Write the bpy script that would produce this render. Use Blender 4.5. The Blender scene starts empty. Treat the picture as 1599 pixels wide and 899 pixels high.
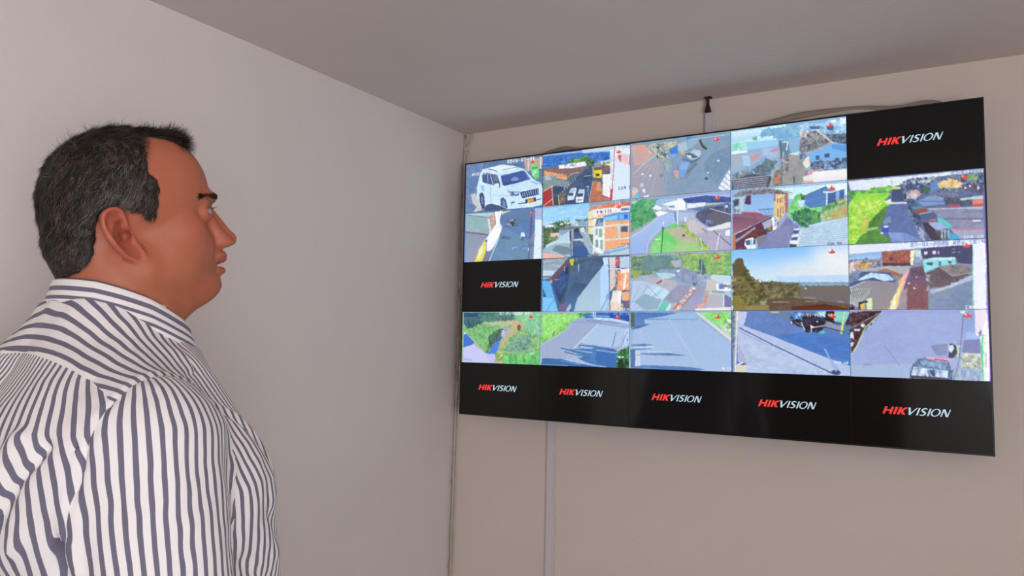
import bpy, math, random
import numpy as np
from mathutils import Matrix, Vector

# ------------------------------------------------------------------ camera, world, lights, exposure
SC = bpy.context.scene
COL = SC.collection
H = 2.15                                   # ceiling height
CAM = np.array([1.3762, -2.0308, 1.4746])
YAW, PITCH, ROLL, FPX = -0.5246, 0.0573, 0.0201, 1105.2
PW, PH = 1599, 899

def make_camera():
    F = Vector((math.sin(YAW) * math.cos(PITCH), math.cos(YAW) * math.cos(PITCH), math.sin(PITCH)))
    r = Vector((math.cos(YAW), -math.sin(YAW), 0))
    u = r.cross(F)
    r2 = r * math.cos(ROLL) + u * math.sin(ROLL)
    u2 = u * math.cos(ROLL) - r * math.sin(ROLL)
    cd = bpy.data.cameras.new('camera')
    cd.sensor_fit = 'HORIZONTAL'
    cd.sensor_width = 36.0
    cd.lens = 36.0 * FPX / PW
    cd.clip_start = 0.02
    co = bpy.data.objects.new('camera', cd)
    COL.objects.link(co)
    m = Matrix((r2, u2, -F)).transposed().to_4x4()
    m.translation = Vector(CAM)
    co.matrix_world = m
    SC.camera = co
make_camera()

wd = bpy.data.worlds.new('world'); SC.world = wd; wd.use_nodes = True
wd.node_tree.nodes['Background'].inputs[0].default_value = (0.62, 0.74, 1.0, 1)
wd.node_tree.nodes['Background'].inputs[1].default_value = 1.2

def area(name, loc, target, sx, sy, power, col, spread=180):
    ld = bpy.data.lights.new(name, 'AREA'); ld.shape = 'RECTANGLE'
    ld.size = sx; ld.size_y = sy; ld.energy = power; ld.color = col; ld.spread = math.radians(spread)
    lo = bpy.data.objects.new(name, ld); COL.objects.link(lo)
    lo.location = loc
    lo.rotation_euler = (Vector(target) - Vector(loc)).to_track_quat('-Z', 'Y').to_euler()
    return lo
# daylight coming in through the two windows behind and beside the photographer
area('window_daylight', (2.17, -3.37, 1.62), (2.0, 0.0, 1.7), 0.74, 0.80, 5.5, (0.72, 0.85, 1.0))
area('side_window_daylight', (2.66, -2.76, 1.36), (0.0, -2.4, 2.25), 1.1, 1.1, 36.5, (0.95, 0.965, 1.0))

vs = SC.view_settings
vs.view_transform = 'Standard'; vs.look = 'None'; vs.gamma = 1.0; vs.use_curve_mapping = False
vs.exposure = 0.0
SC.cycles.use_denoising = True
SC.cycles.max_bounces = 8
SC.cycles.diffuse_bounces = 5

# ------------------------------------------------------------------ helpers
def tag(o, label=None, cat=None, group=None, kind=None):
    if label: o['label'] = label
    if cat: o['category'] = cat
    if group: o['group'] = group
    if kind: o['kind'] = kind
    return o

def lin(c):
    if isinstance(c, str):
        c = [int(c[i:i + 2], 16) / 255 for i in (0, 2, 4)]
    return tuple(((v / 12.92) if v <= 0.04045 else ((v + 0.055) / 1.055) ** 2.4) for v in c)

def mat(name, col, rough=0.6, metal=0.0, spec=0.5, sss=0.0, bump=None, mottle=None, emit=None):
    """bump = (scale, strength, distance); mottle = (scale, second colour)"""
    m = bpy.data.materials.new(name); m.use_nodes = True
    nt = m.node_tree; b = nt.nodes['Principled BSDF']
    b.inputs['Base Color'].default_value = (*col, 1)
    b.inputs['Roughness'].default_value = rough
    b.inputs['Metallic'].default_value = metal
    b.inputs['Specular IOR Level'].default_value = spec
    if sss:
        b.inputs['Subsurface Weight'].default_value = sss
        b.inputs['Subsurface Radius'].default_value = (0.012, 0.004, 0.002)
        b.inputs['Subsurface Scale'].default_value = 1.0
    tc = nt.nodes.new('ShaderNodeTexCoord')
    if mottle:
        n = nt.nodes.new('ShaderNodeTexNoise'); n.inputs['Scale'].default_value = mottle[0]
        n.inputs['Detail'].default_value = 6
        nt.links.new(tc.outputs['Object'], n.inputs['Vector'])
        r = nt.nodes.new('ShaderNodeMapRange'); r.inputs[1].default_value = 0.35; r.inputs[2].default_value = 0.7
        nt.links.new(n.outputs[0], r.inputs[0])
        mx = nt.nodes.new('ShaderNodeMix'); mx.data_type = 'RGBA'
        mx.inputs[6].default_value = (*col, 1); mx.inputs[7].default_value = (*mottle[1], 1)
        nt.links.new(r.outputs[0], mx.inputs[0]); nt.links.new(mx.outputs[2], b.inputs['Base Color'])
    if bump:
        n = nt.nodes.new('ShaderNodeTexNoise'); n.inputs['Scale'].default_value = bump[0]
        n.inputs['Detail'].default_value = 5
        nt.links.new(tc.outputs['Object'], n.inputs['Vector'])
        bp = nt.nodes.new('ShaderNodeBump'); bp.inputs['Strength'].default_value = bump[1]
        bp.inputs['Distance'].default_value = bump[2]
        nt.links.new(n.outputs[0], bp.inputs['Height']); nt.links.new(bp.outputs[0], b.inputs['Normal'])
    if emit:
        b.inputs['Emission Color'].default_value = (*emit[0], 1)
        b.inputs['Emission Strength'].default_value = emit[1]
    return m

def attr_mat(name, attr, rough=0.6, sss=0.0, bump=None, emission=None, spec=0.5):
    m = mat(name, (0.5, 0.5, 0.5), rough, sss=sss, bump=bump, spec=spec)
    nt = m.node_tree; b = nt.nodes['Principled BSDF']
    a = nt.nodes.new('ShaderNodeAttribute'); a.attribute_name = attr
    if emission:
        b.inputs['Base Color'].default_value = (0.004, 0.004, 0.004, 1)
        nt.links.new(a.outputs['Color'], b.inputs['Emission Color'])
        b.inputs['Emission Strength'].default_value = emission
    else:
        nt.links.new(a.outputs['Color'], b.inputs['Base Color'])
    return m

def mesh_obj(name, V, F, m, parent=None, smooth=True):
    """V n x 3 array, F m x k int array (or list of tuples)"""
    me = bpy.data.meshes.new(name)
    V = np.asarray(V, dtype=np.float32)
    if isinstance(F, np.ndarray):
        k = F.shape[1]; nf = len(F)
        me.vertices.add(len(V)); me.vertices.foreach_set('co', V.ravel())
        me.loops.add(nf * k); me.loops.foreach_set('vertex_index', F.astype(np.int32).ravel())
        me.polygons.add(nf)
        me.polygons.foreach_set('loop_start', np.arange(0, nf * k, k, dtype=np.int32))
        me.update(calc_edges=True)
    else:
        me.from_pydata([tuple(map(float, v)) for v in V], [], F)
    me.validate()
    if smooth:
        me.polygons.foreach_set('use_smooth', np.ones(len(me.polygons), dtype=bool))
    if m: me.materials.append(m)
    o = bpy.data.objects.new(name, me); COL.objects.link(o)
    if parent: o.parent = parent
    return o

def set_attr(o, name, arr):
    a = o.data.attributes.new(name, 'FLOAT', 'POINT')
    a.data.foreach_set('value', np.asarray(arr, np.float32))

def set_col(o, name, rgb, byte=False):
    a = o.data.attributes.new(name, 'FLOAT_COLOR', 'POINT')
    c = np.ones((len(rgb), 4), np.float32); c[:, :3] = rgb
    a.data.foreach_set('color', c.ravel())

def empty(name, loc=(0, 0, 0)):
    o = bpy.data.objects.new(name, None); COL.objects.link(o); o.location = loc
    o.empty_display_size = 0.1
    return o

class MB:
    """collects boxes, tubes and lathes into one mesh"""
    def __init__(s): s.v = []; s.f = []
    def add(s, V, F):
        b = len(s.v); s.v += [tuple(map(float, v)) for v in V]; s.f += [tuple(int(i) + b for i in f) for f in F]
    def box(s, lo, hi, bev=0.0):
        (x0, y0, z0), (x1, y1, z1) = lo, hi
        b = bev
        if b <= 0:
            V = [(x, y, z) for x in (x0, x1) for y in (y0, y1) for z in (z0, z1)]
            s.add(V, [(0, 1, 3, 2), (4, 6, 7, 5), (0, 4, 5, 1), (2, 3, 7, 6), (0, 2, 6, 4), (1, 5, 7, 3)])
        else:
            import bmesh
            bm = bmesh.new(); bmesh.ops.create_cube(bm, size=1)
            for v in bm.verts:
                v.co = Vector(((x0 + x1) / 2 + v.co.x * (x1 - x0), (y0 + y1) / 2 + v.co.y * (y1 - y0), (z0 + z1) / 2 + v.co.z * (z1 - z0)))
            bmesh.ops.bevel(bm, geom=bm.edges[:], offset=b, segments=3, profile=0.5, affect='EDGES')
            bm.verts.index_update()
            s.add([v.co[:] for v in bm.verts], [[v.index for v in f.verts] for f in bm.faces]); bm.free()
        return s
    def tube(s, pts, r, n=10, squash=1.0):
        P = [Vector(p) for p in pts]; m = len(P)
        R = r if isinstance(r, (list, tuple)) else [r] * m
        up = Vector((0, 0, 1)); V = []; F = []
        for i in range(m):
            t = (P[min(i + 1, m - 1)] - P[max(i - 1, 0)]).normalized()
            a = t.cross(up)
            if a.length < 0.05: a = t.cross(Vector((0, 1, 0)))
            a.normalize(); b = t.cross(a)
            for j in range(n):
                w = 2 * math.pi * j / n
                V.append(P[i] + a * (math.cos(w) * R[i]) + b * (math.sin(w) * R[i] * squash))
        for i in range(m - 1):
            for j in range(n):
                F.append((i * n + j, i * n + (j + 1) % n, (i + 1) * n + (j + 1) % n, (i + 1) * n + j))
        F.append(tuple(range(n - 1, -1, -1))); F.append(tuple((m - 1) * n + j for j in range(n)))
        s.add(V, F); return s
    def build(s, name, m, parent=None, smooth=False):
        return mesh_obj(name, s.v, s.f, m, parent, smooth)

def spline(pts, k=8):
    """Catmull-Rom through points"""
    P = [np.array(p, float) for p in pts]; P = [2 * P[0] - P[1]] + P + [2 * P[-1] - P[-2]]
    out = []
    for i in range(1, len(P) - 2):
        for j in range(k):
            t = j / k
            out.append(0.5 * ((2 * P[i]) + (P[i + 1] - P[i - 1]) * t + (2 * P[i - 1] - 5 * P[i] + 4 * P[i + 1] - P[i + 2]) * t * t + (3 * P[i] - P[i - 1] - 3 * P[i + 1] + P[i + 2]) * t ** 3))
    out.append(P[-2]); return out

# ------------------------------------------------------------------ materials
M_LEFT = mat('painted_plaster_white', lin('e5dad4'), 0.75, bump=(55, 0.10, 0.01), mottle=(2.2, lin('e1d6cf')), spec=0.25)
M_TVW = mat('painted_plaster_cream', lin('e3d5c9'), 0.75, bump=(60, 0.12, 0.01), mottle=(2.0, lin('dfd0c3')), spec=0.25)
M_CEIL = mat('ceiling_paint', lin('dfd3cd'), 0.85, bump=(70, 0.10, 0.01), mottle=(1.5, lin('d9cdc6')), spec=0.2)
M_FLOOR = mat('floor_tile', lin('b9bcc4'), 0.4, mottle=(6, lin('afb2bb')))
M_TRIM = mat('trim_white', lin('d8d4ce'), 0.5)
M_CAULK = mat('old_caulk', lin('cdbfb0'), 0.8, bump=(120, 0.4, 0.01), mottle=(30, lin('ab9b8b')))
M_RACE = mat('raceway_pvc', lin('dfd5d6'), 0.45, mottle=(8, lin('d4cacb')))
M_CABLE = mat('cable_white', lin('c6bcae'), 0.5)
M_GREYC = mat('cable_grey', lin('8d8178'), 0.55, bump=(90, 0.3, 0.005), mottle=(10, lin('a39486')))
M_RUST = mat('rusty_iron', lin('3a1512'), 0.7, metal=0.3, mottle=(60, lin('55231b')))
M_BLACK = mat('black_plastic', (0.006, 0.006, 0.007), 0.3)
M_BLACKR = mat('black_rough', (0.012, 0.012, 0.013), 0.6)
M_STEEL = mat('bracket_steel', (0.05, 0.05, 0.05), 0.4, metal=0.8)
M_SMUDGE = mat('dark_crack', lin('2c2430'), 0.9)

# ------------------------------------------------------------------ room shell
SK = -0.0208     # the side wall is a little out of square
LEAN = -0.0141   # and the corner a little out of plumb
XR, YB = 2.7, -3.4
def slab(name, quad, thick, m):
    """wall from four corner points, thickened away from the room"""
    q = [Vector(p) for p in quad]; n = (q[1] - q[0]).cross(q[3] - q[0]).normalized() * thick
    V = [p[:] for p in q] + [(p + n)[:] for p in q]
    o = mesh_obj(name, V, [(0, 1, 2, 3), (7, 6, 5, 4), (0, 4, 5, 1), (1, 5, 6, 2), (2, 6, 7, 3), (3, 7, 4, 0)], m, smooth=False)
    return tag(o, kind='structure')
lx = LEAN * H
slab('wall_front', [(-0.2, 0, -0.05), (-0.2, 0, H + 0.05), (XR + 0.1, 0, H + 0.05), (XR + 0.1, 0, -0.05)], 0.12, M_TVW)
slab('wall_left', [(lx - 0.0, 0.05, 0), (lx + SK * 3.5, YB - 0.1, 0), (SK * 3.5, YB - 0.1, H + 0.02), (0, 0.05, H + 0.02)], 0.12, M_LEFT)
slab('floor', [(-0.2, 0.1, 0), (XR + 0.1, 0.1, 0), (XR + 0.1, YB - 0.1, 0), (-0.2, YB - 0.1, 0)], 0.1, M_FLOOR)
slab('ceiling', [(-0.2, 0.1, H), (-0.2, YB - 0.1, H), (XR + 0.1, YB - 0.1, H), (XR + 0.1, 0.1, H)], 0.1, M_CEIL)
def wall_with_hole(name, axis, pos, a0, a1, z0, z1, ha0, ha1, hz0, hz1, out):
    mb = MB()
    def bx(p0, p1, q0, q1):
        lo, hi = sorted((pos, pos + out))
        if axis == 'y': mb.box((p0, lo, q0), (p1, hi, q1))
        else: mb.box((lo, p0, q0), (hi, p1, q1))
    bx(a0, ha0, z0, z1); bx(ha1, a1, z0, z1); bx(ha0, ha1, z0, hz0); bx(ha0, ha1, hz1, z1)
    return tag(mb.build(name, M_LEFT), kind='structure')
wall_with_hole('wall_back', 'y', YB, -0.2, XR + 0.1, 0, H, 1.78, 2.56, 1.18, 2.06, -0.12)
wall_with_hole('wall_right', 'x', XR, YB, 0.1, 0, H, -3.30, -2.14, 0.86, 2.04, 0.12)
M_GLASS = bpy.data.materials.new('window_glass'); M_GLASS.use_nodes = True
_b = M_GLASS.node_tree.nodes['Principled BSDF']
_b.inputs['Transmission Weight'].default_value = 1; _b.inputs['Roughness'].default_value = 0; _b.inputs['IOR'].default_value = 1.1
def window(n, axis, pos, a0, a1, z0, z1):
    fr = MB(); w = 0.045
    def bx(mb, p0, p1, q0, q1, d0=0.03, d1=0.09):
        lo, hi = (pos - d1, pos - d0) if axis == 'y' else (pos + d0, pos + d1)
        if axis == 'y': mb.box((p0, lo, q0), (p1, hi, q1))
        else: mb.box((lo, p0, q0), (hi, p1, q1))
    mid = (a0 + a1) / 2
    bx(fr, a0, a0 + w, z0, z1); bx(fr, a1 - w, a1, z0, z1); bx(fr, a0, a1, z0, z0 + w); bx(fr, a0, a1, z1 - w, z1); bx(fr, mid - w / 2, mid + w / 2, z0, z1)
    root = tag(fr.build('window_%d' % n, M_TRIM), kind='structure')
    g = MB(); bx(g, a0 + w, a1 - w, z0 + w, z1 - w, 0.058, 0.062); g.build('window_pane', M_GLASS, root)
window(1, 'y', YB, 1.78, 2.56, 1.18, 2.06)
window(2, 'x', XR, -3.30, -2.14, 0.86, 2.04)
# door in the back wall, shut, beside the window
d = MB(); d.box((0.5, YB, 0), (1.32, YB + 0.035, 2.0), 0.004)
dr = tag(d.build('door_1', mat('door_wood', lin('7b5a3c'), 0.45, mottle=(4, lin('6d4e33')))), kind='structure')
h_ = MB(); h_.tube([(1.25, YB + 0.035, 1.0), (1.25, YB + 0.075, 1.0), (1.15, YB + 0.075, 1.0)], 0.009); h_.build('door_handle', M_STEEL, dr, True)
# filled joint running down the room's corner
cw = MB()
rr = random.Random(3)
pts = [(0.004 + LEAN * (H - z) + rr.uniform(-.0015, .0015), -0.005, z) for z in np.linspace(0.01, H - 0.005, 90)]
cw.tube(pts, [0.006 + rr.uniform(-.0012, .0012) for _ in pts], 8)
tag(cw.build('trim_1', M_CAULK, smooth=True), kind='structure')
# skirting
b = MB(); b.box((0.0, -0.012, 0), (XR, 0, 0.08)); tag(b.build('baseboard_front', M_TRIM), kind='structure')
b = MB(); b.box((-0.10, YB, 0), (-0.02, -0.012, 0.08)); tag(b.build('baseboard_left', M_TRIM), kind='structure')

# ------------------------------------------------------------------ television
# panel corner, horizontal and vertical axes (it hangs a touch crooked and leans)
T0 = np.array([0.066, -0.094, H - 0.130]); T1 = np.array([1.508, -0.084, H - 0.115]); T3 = np.array([0.076, -0.107, H - 0.955])
TX = (T1 - T0) / np.linalg.norm(T1 - T0); TW = np.linalg.norm(T1 - T0); TH = np.linalg.norm(T3 - T0)
TN = np.cross(TX, T3 - T0); TN /= np.linalg.norm(TN)          # points to the room or the wall
if TN[1] > 0: TN = -TN                                        # room side
TY = np.cross(TX, TN); TY = TY if TY[2] > 0 else -TY          # up
TV = empty('television', tuple(T0 + TX * TW / 2 - TY * TH / 2))
tvm = Matrix((TX, -TN, TY)).transposed().to_4x4()             # local x right, y into the wall, z up
TV.rotation_euler = tvm.to_euler()
tag(TV, 'large thin black television on the cream wall showing a grid of camera pictures', 'television')
hw, hh = TW / 2, TH / 2
BZ = 0.0035
mb = MB()
mb.box((-hw, 0.0015, -hh), (hw, 0.012, hh), 0.001)
mb.build('panel', M_BLACK, TV)
mb = MB()
for lo, hi in (((-hw, -0.001, -hh), (-hw + BZ, 0.006, hh)), ((hw - BZ, -0.001, -hh), (hw, 0.006, hh)), ((-hw, -0.001, hh - BZ), (hw, 0.006, hh)), ((-hw, -0.001, -hh), (hw, 0.006, -hh + BZ))):
    mb.box(lo, hi)
mb.build('bezel', M_BLACK, TV)
mb = MB(); mb.box((-hw * 0.62, 0.011, -hh * 0.96), (hw * 0.62, 0.048, hh * 0.35), 0.008)
bh = mb.build('back_housing', M_BLACKR, TV)
mb = MB()
for i in range(14): mb.box((-0.35 + i * 0.05, 0.047, -0.30), (-0.335 + i * 0.05, 0.0495, -0.05))
mb.build('vent_slot', M_BLACK, bh)
mb = MB()
for x in (-0.2, 0.2): mb.box((x - 0.018, 0.047, -0.28), (x + 0.018, 0.066, 0.2), 0.002)
mb.box((-0.3, 0.066, -0.12), (0.3, 0.0905, -0.04), 0.002); mb.box((-0.3, 0.066, 0.06), (0.3, 0.0905, 0.12), 0.002)
mb.build('wall_bracket', M_STEEL, TV)

# --- the pictures on the screen: each camera's view drawn with polygons, lines and patches into its own tile
FONT = {
 '0': '111101101101111', '1': '010110010010111', '2': '111001111100111', '3': '111001111001111', '4': '101101111001001',
 '5': '111100111001111', '6': '111100111101111', '7': '111001001010010', '8': '111101111101111', '9': '111101111001111',
 '-': '000000111000000', ':': '000010000010000', '_': '000000000000000', 'A': '010101111101101', 'B': '110101110101110',
 'C': '111100100100111', 'D': '110101101101110', 'E': '111100110100111', 'I': '111010010010111', 'L': '100100100100111',
 'M': '101111111101101', 'O': '111101101101111', 'R': '110101110101101', 'T': '111010010010010', 'W': '101101111111101',
 'd': '001001111101111', 'e': '111101111100111'}
NX, NY, SS = 208, 117, 2
CW_, CH_ = NX * SS, NY * SS
GX, GY = np.meshgrid((np.arange(CW_) + 0.5) / CW_, (np.arange(CH_) + 0.5) / CH_)
def hexc(h): return np.array([int(h[i:i + 2], 16) for i in (0, 2, 4)], np.float32) / 255
WARP = [GX, GY, GX, GY]
def inside(P, k=0):
    QX, QY = WARP[k], WARP[k + 1]
    m = np.zeros(GX.shape, bool); n = len(P)
    for i in range(n):
        (x0, y0), (x1, y1) = P[i], P[(i + 1) % n]
        if y0 == y1: continue
        c = ((QY >= y0) != (QY >= y1)) & (QX < (x1 - x0) * (QY - y0) / (y1 - y0) + x0)
        m ^= c
    return m
def vnoise(rs, fx, fy):
    g = rs.random((int(fy) + 3, int(fx) + 3)).astype(np.float32)
    x = np.clip(GX, 0, 1) * fx; y = np.clip(GY, 0, 1) * fy
    xi = x.astype(int); yi = y.astype(int); a = x - xi; b = y - yi
    a = a * a * (3 - 2 * a); b = b * b * (3 - 2 * b)
    return (g[yi, xi] * (1 - a) + g[yi, xi + 1] * a) * (1 - b) + (g[yi + 1, xi] * (1 - a) + g[yi + 1, xi + 1] * a) * b
def soft(m, r):
    m = m.astype(np.float32)
    for ax in (0, 1):
        for _ in range(2):
            c = np.cumsum(np.pad(m, [(r + 1, r) if a == ax else (0, 0) for a in (0, 1)], mode='edge'), axis=ax)
            n = m.shape[ax]
            m = (np.take(c, np.arange(2 * r + 1, 2 * r + 1 + n), axis=ax) - np.take(c, np.arange(0, n), axis=ax)) / (2 * r + 1)
    return m
def soft3(A, r): return np.stack([soft(A[..., i], r) for i in range(3)], -1)
def paint(cmds, seed):
    rs = np.random.RandomState(seed)
    wx, wy = vnoise(rs, 60, 34) - 0.5, vnoise(rs, 60, 34) - 0.5
    vx, vy = vnoise(rs, 90, 50) - 0.5 + 0.6 * wx, vnoise(rs, 90, 50) - 0.5 + 0.6 * wy
    WARP[:] = [GX + 0.005 * wx, GY + 0.009 * wy, GX + 0.022 * vx, GY + 0.038 * vy]
    A = np.zeros(GX.shape + (3,), np.float32)
    for line in cmds.split('\n'):
        head, pt = line.split('|'); w = head.split()
        P = [tuple(float(v) / 1000 for v in q.split(',')) for q in pt.split()]
        k = w[0]
        if k == 'P': A[inside(P)] = hexc(w[1])
        elif k == 'G':
            m = inside(P); ys = [q[1] for q in P]; y0, y1 = max(min(ys), 0), min(max(ys), 1)
            t = np.clip((GY - y0) / max(y1 - y0, 1e-3), 0, 1)[..., None]
            A[m] = (hexc(w[1]) * (1 - t) + hexc(w[2]) * t)[m]
        elif k == 'N':
            busy = int(w[3]) >= 18
            m = inside(P, 2 if busy else 0); fx, fy = int(w[3]) * 1.3, max(2, int(w[4]) * 0.75)
            t = 0.36 * vnoise(rs, fx, fy) + 0.34 * vnoise(rs, fx * 2, fy * 2) + 0.4 * vnoise(rs, fx * 4, fy * 4)
            t = (t - 0.30) / 0.5
            t = (np.clip(0.5 + (t - 0.5) * 1.7, -0.35, 1.35) if busy else np.clip(t, 0, 1))[..., None]
            A[m] = (hexc(w[1]) * (1 - t) + hexc(w[2]) * t)[m]
        elif k == 'U':
            m = soft(inside(P), 26)[..., None]; ys = [q[1] for q in P]; y0, y1 = max(min(ys), 0), min(max(ys), 1)
            t = np.clip((GY - y0) / max(y1 - y0, 1e-3), 0, 1)[..., None]
            A = A * (1 - m) + (hexc(w[1]) * (1 - t) + hexc(w[2]) * t) * m
        elif k == 'L':
            r = int(w[2]) / 2000
            for (x0, y0), (x1, y1) in zip(P[:-1], P[1:]):
                ax, ay = (GX - x0) * 1.78, GY - y0; bx, by = (x1 - x0) * 1.78, y1 - y0
                t = np.clip((ax * bx + ay * by) / max(bx * bx + by * by, 1e-9), 0, 1)
                A[((ax - bx * t) ** 2 + (ay - by * t) ** 2) < r * r] = hexc(w[1])
        elif k == 'E':
            (cx, cy), (ax, _), (_, by) = P
            A[((GX - cx) / max(abs(ax - cx), 1e-3)) ** 2 + ((GY - cy) / max(abs(by - cy), 1e-3)) ** 2 < 1] = hexc(w[1])
        elif k == 'X':
            hgt = int(w[2]) / 1000 * 0.8; c = hgt / 5; x, y = P[0][0], P[0][1] - hgt
            for chn in w[3]:
                bits = FONT.get(chn, FONT['O'])
                for i, bt in enumerate(bits):
                    if bt == '1':
                        xx, yy = x + (i % 3) * c / 1.6, y + (i // 3) * c
                        A[(GX >= xx) & (GX < xx + c / 1.6) & (GY >= yy) & (GY < yy + c)] = hexc(w[1])
                x += 4.1 * c / 1.6
        elif k == 'M':
            cx, cy = P[0]
            A[((GX - cx) / 0.026) ** 2 + ((GY - cy - 0.01) / 0.022) ** 2 < 1] = hexc('e8443c')
            A[(abs(GX - cx) < 0.006) & (abs(GY - cy + 0.018) < 0.02)] = hexc('e8443c')
            A[((GX - cx + 0.012) / 0.006) ** 2 + ((GY - cy + 0.012) / 0.012) ** 2 < 1] = hexc('f8e8e8')
    tex = 0.5 * vnoise(rs, 52, 30) + 0.5 * vnoise(rs, 130, 74) - 0.5
    var = np.abs(A - soft3(A, 4)).mean(-1); var = np.clip(soft(var, 8) * 9, 0.12, 1)
    A = A * (1 + 0.30 * (tex * var)[..., None])
    A = A.reshape(NY, SS, NX, SS, 3).mean((1, 3))
    K = (A + np.roll(A, 1, 0) + np.roll(A, -1, 0) + np.roll(A, 1, 1) + np.roll(A, -1, 1)) / 5
    A = (A * 0.5 + K * 0.5) * 0.94 + 0.05                                   # softened, with camera glare painted in as a faint haze
    A = A + (rs.random(A.shape[:2])[..., None] - 0.5) * 0.03
    return np.clip(A, 0, 1)

M_FEED = attr_mat('screen_picture', 'picture', rough=0.08, emission=1.0, spec=0.35)
M_SCRBLK = mat('screen_black', (0.003, 0.003, 0.003), 0.08, spec=0.35, emit=((0.0025, 0.0022, 0.0022), 1.0))
M_RED = mat('screen_red', (0.01, 0.003, 0.003), 0.1, emit=(lin('ee3f3a'), 1.0))
M_PALE = mat('screen_pale', (0.005, 0.006, 0.006), 0.1, emit=(lin('b9d3e2'), 1.0))
SW, SH = (TW - 2 * BZ) / 5, (TH - 2 * BZ) / 5
def tile_origin(c, r): return -hw + BZ + c * SW, hh - BZ - r * SH

FEED_LABEL = {
 (0, 0): 'street view tile filled by a white off-road car', (1, 0): 'street view tile with two white vans and a yellow truck',
 (2, 0): 'view from above of a damaged pickup on grey tarmac', (3, 0): 'view over tiled roofs and a blue house',
 (0, 1): 'view down on a street corner with a yellow kerb', (1, 1): 'view of a street beside an orange brick building',
 (2, 1): 'view of a curving road around a grass island', (3, 1): 'view of a blue and yellow house over a lane',
 (4, 1): 'view of a straight road between green bushes and roofs', (1, 2): 'view of a street half in blue shade beside a blue wall',
 (2, 2): 'view over pale sheet metal roofs under trees', (3, 2): 'view of a bright sky over dark hills and a tree',
 (4, 2): 'view of a brown street between roofs', (0, 3): 'view of a path through green slopes',
 (1, 3): 'view of an empty road with tree shadows and a green verge', (2, 3): 'view of a wide empty grey road',
 (3, 3): 'view of a pavement with a long pole shadow', (4, 3): 'view of a grey yard with a vehicle and a motorcyclist'}
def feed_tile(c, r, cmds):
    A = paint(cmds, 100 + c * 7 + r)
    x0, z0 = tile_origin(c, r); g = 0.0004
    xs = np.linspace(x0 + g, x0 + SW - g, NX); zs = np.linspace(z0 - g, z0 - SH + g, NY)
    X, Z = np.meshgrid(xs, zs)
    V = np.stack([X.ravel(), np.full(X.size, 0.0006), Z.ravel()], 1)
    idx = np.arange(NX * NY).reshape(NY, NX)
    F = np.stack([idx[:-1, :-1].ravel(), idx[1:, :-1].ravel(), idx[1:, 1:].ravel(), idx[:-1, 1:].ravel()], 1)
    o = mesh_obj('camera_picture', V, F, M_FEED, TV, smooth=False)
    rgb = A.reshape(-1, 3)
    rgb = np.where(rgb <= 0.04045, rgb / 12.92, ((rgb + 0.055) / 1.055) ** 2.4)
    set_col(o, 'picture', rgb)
    o['label'] = FEED_LABEL[(c, r)]

def lettering():
    """HIK in heavy slanted red, VISION in lighter slanted pale blue; unit cap height, total width about 7.6"""
    def stroke(L, pts, w):
        n = len(pts); W = w if isinstance(w, (list, tuple)) else [w] * n
        P = [np.array(p, float) for p in pts]; V = []
        for i in range(n):
            t = P[min(i + 1, n - 1)] - P[max(i - 1, 0)]; t /= np.linalg.norm(t); nn = np.array([-t[1], t[0]])
            V += [P[i] + nn * W[i] / 2, P[i] - nn * W[i] / 2]
        b = len(L[0]); L[0] += V
        L[1] += [(b + 2 * i, b + 2 * i + 1, b + 2 * i + 3, b + 2 * i + 2) for i in range(n - 1)]
    def bar(L, x0, x1, y0, y1):
        b = len(L[0]); L[0] += [np.array(q, float) for q in ((x0, y0), (x1, y0), (x1, y1), (x0, y1))]; L[1].append((b, b + 1, b + 2, b + 3))
    R = [[], []]; B = [[], []]
    bar(R, 0.0, 0.30, 0, 1); bar(R, 0.78, 1.08, 0, 1); bar(R, 0.28, 0.80, 0.40, 0.63)
    bar(R, 1.26, 1.56, 0, 1)
    bar(R, 1.74, 2.04, 0, 1)
    b = len(R[0]); R[0].extend(np.array(q, float) for q in ((2.02, 0.42), (2.02, 0.68), (2.42, 1), (2.80, 1), (2.30, 0.56), (2.74, 0), (2.36, 0))); R[1].append((b, b + 6, b + 5, b + 4)); R[1].append((b, b + 4, b + 3, b + 2, b + 1))
    b = len(B[0]); B[0].extend(np.array(q, float) for q in ((2.78, 1), (3.02, 1), (3.30, 0.30), (3.72, 1), (3.86, 1), (3.30, 0), (3.14, 0))); B[1].append((b, b + 6, b + 5, b + 2, b + 1)); B[1].append((b + 2, b + 5, b + 4, b + 3))
    bar(B, 3.98, 4.18, 0, 1)
    S = spline([(5.02, 0.88), (4.82, 0.95), (4.58, 0.92), (4.46, 0.76), (4.56, 0.60), (4.80, 0.48), (4.94, 0.32), (4.86, 0.12), (4.62, 0.05), (4.34, 0.12)], 5)
    m = len(S); stroke(B, S, [0.09 + 0.12 * math.sin(math.pi * i / (m - 1)) for i in range(m)])
    bar(B, 5.24, 5.44, 0, 1)
    O = []; n = 40
    for i in range(n):
        a = 2 * math.pi * i / n; O.append((math.cos(a), math.sin(a)))
    b = len(B[0])
    for c_, s_ in O: B[0].append(np.array((6.08 + 0.54 * c_, 0.5 + 0.52 * s_))); B[0].append(np.array((6.08 + 0.36 * c_, 0.5 + 0.41 * s_)))
    for i in range(n):
        j = (i + 1) % n; B[1].append((b + 2 * i, b + 2 * i + 1, b + 2 * j + 1, b + 2 * j))
    bar(B, 6.76, 6.92, 0, 1); bar(B, 7.50, 7.63, 0, 1)
    b = len(B[0]); B[0].extend(np.array(q, float) for q in ((6.76, 1), (7.02, 1), (7.63, 0), (7.40, 0))); B[1].append((b, b + 3, b + 2, b + 1))
    return R, B
LR, LB = lettering()
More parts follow.
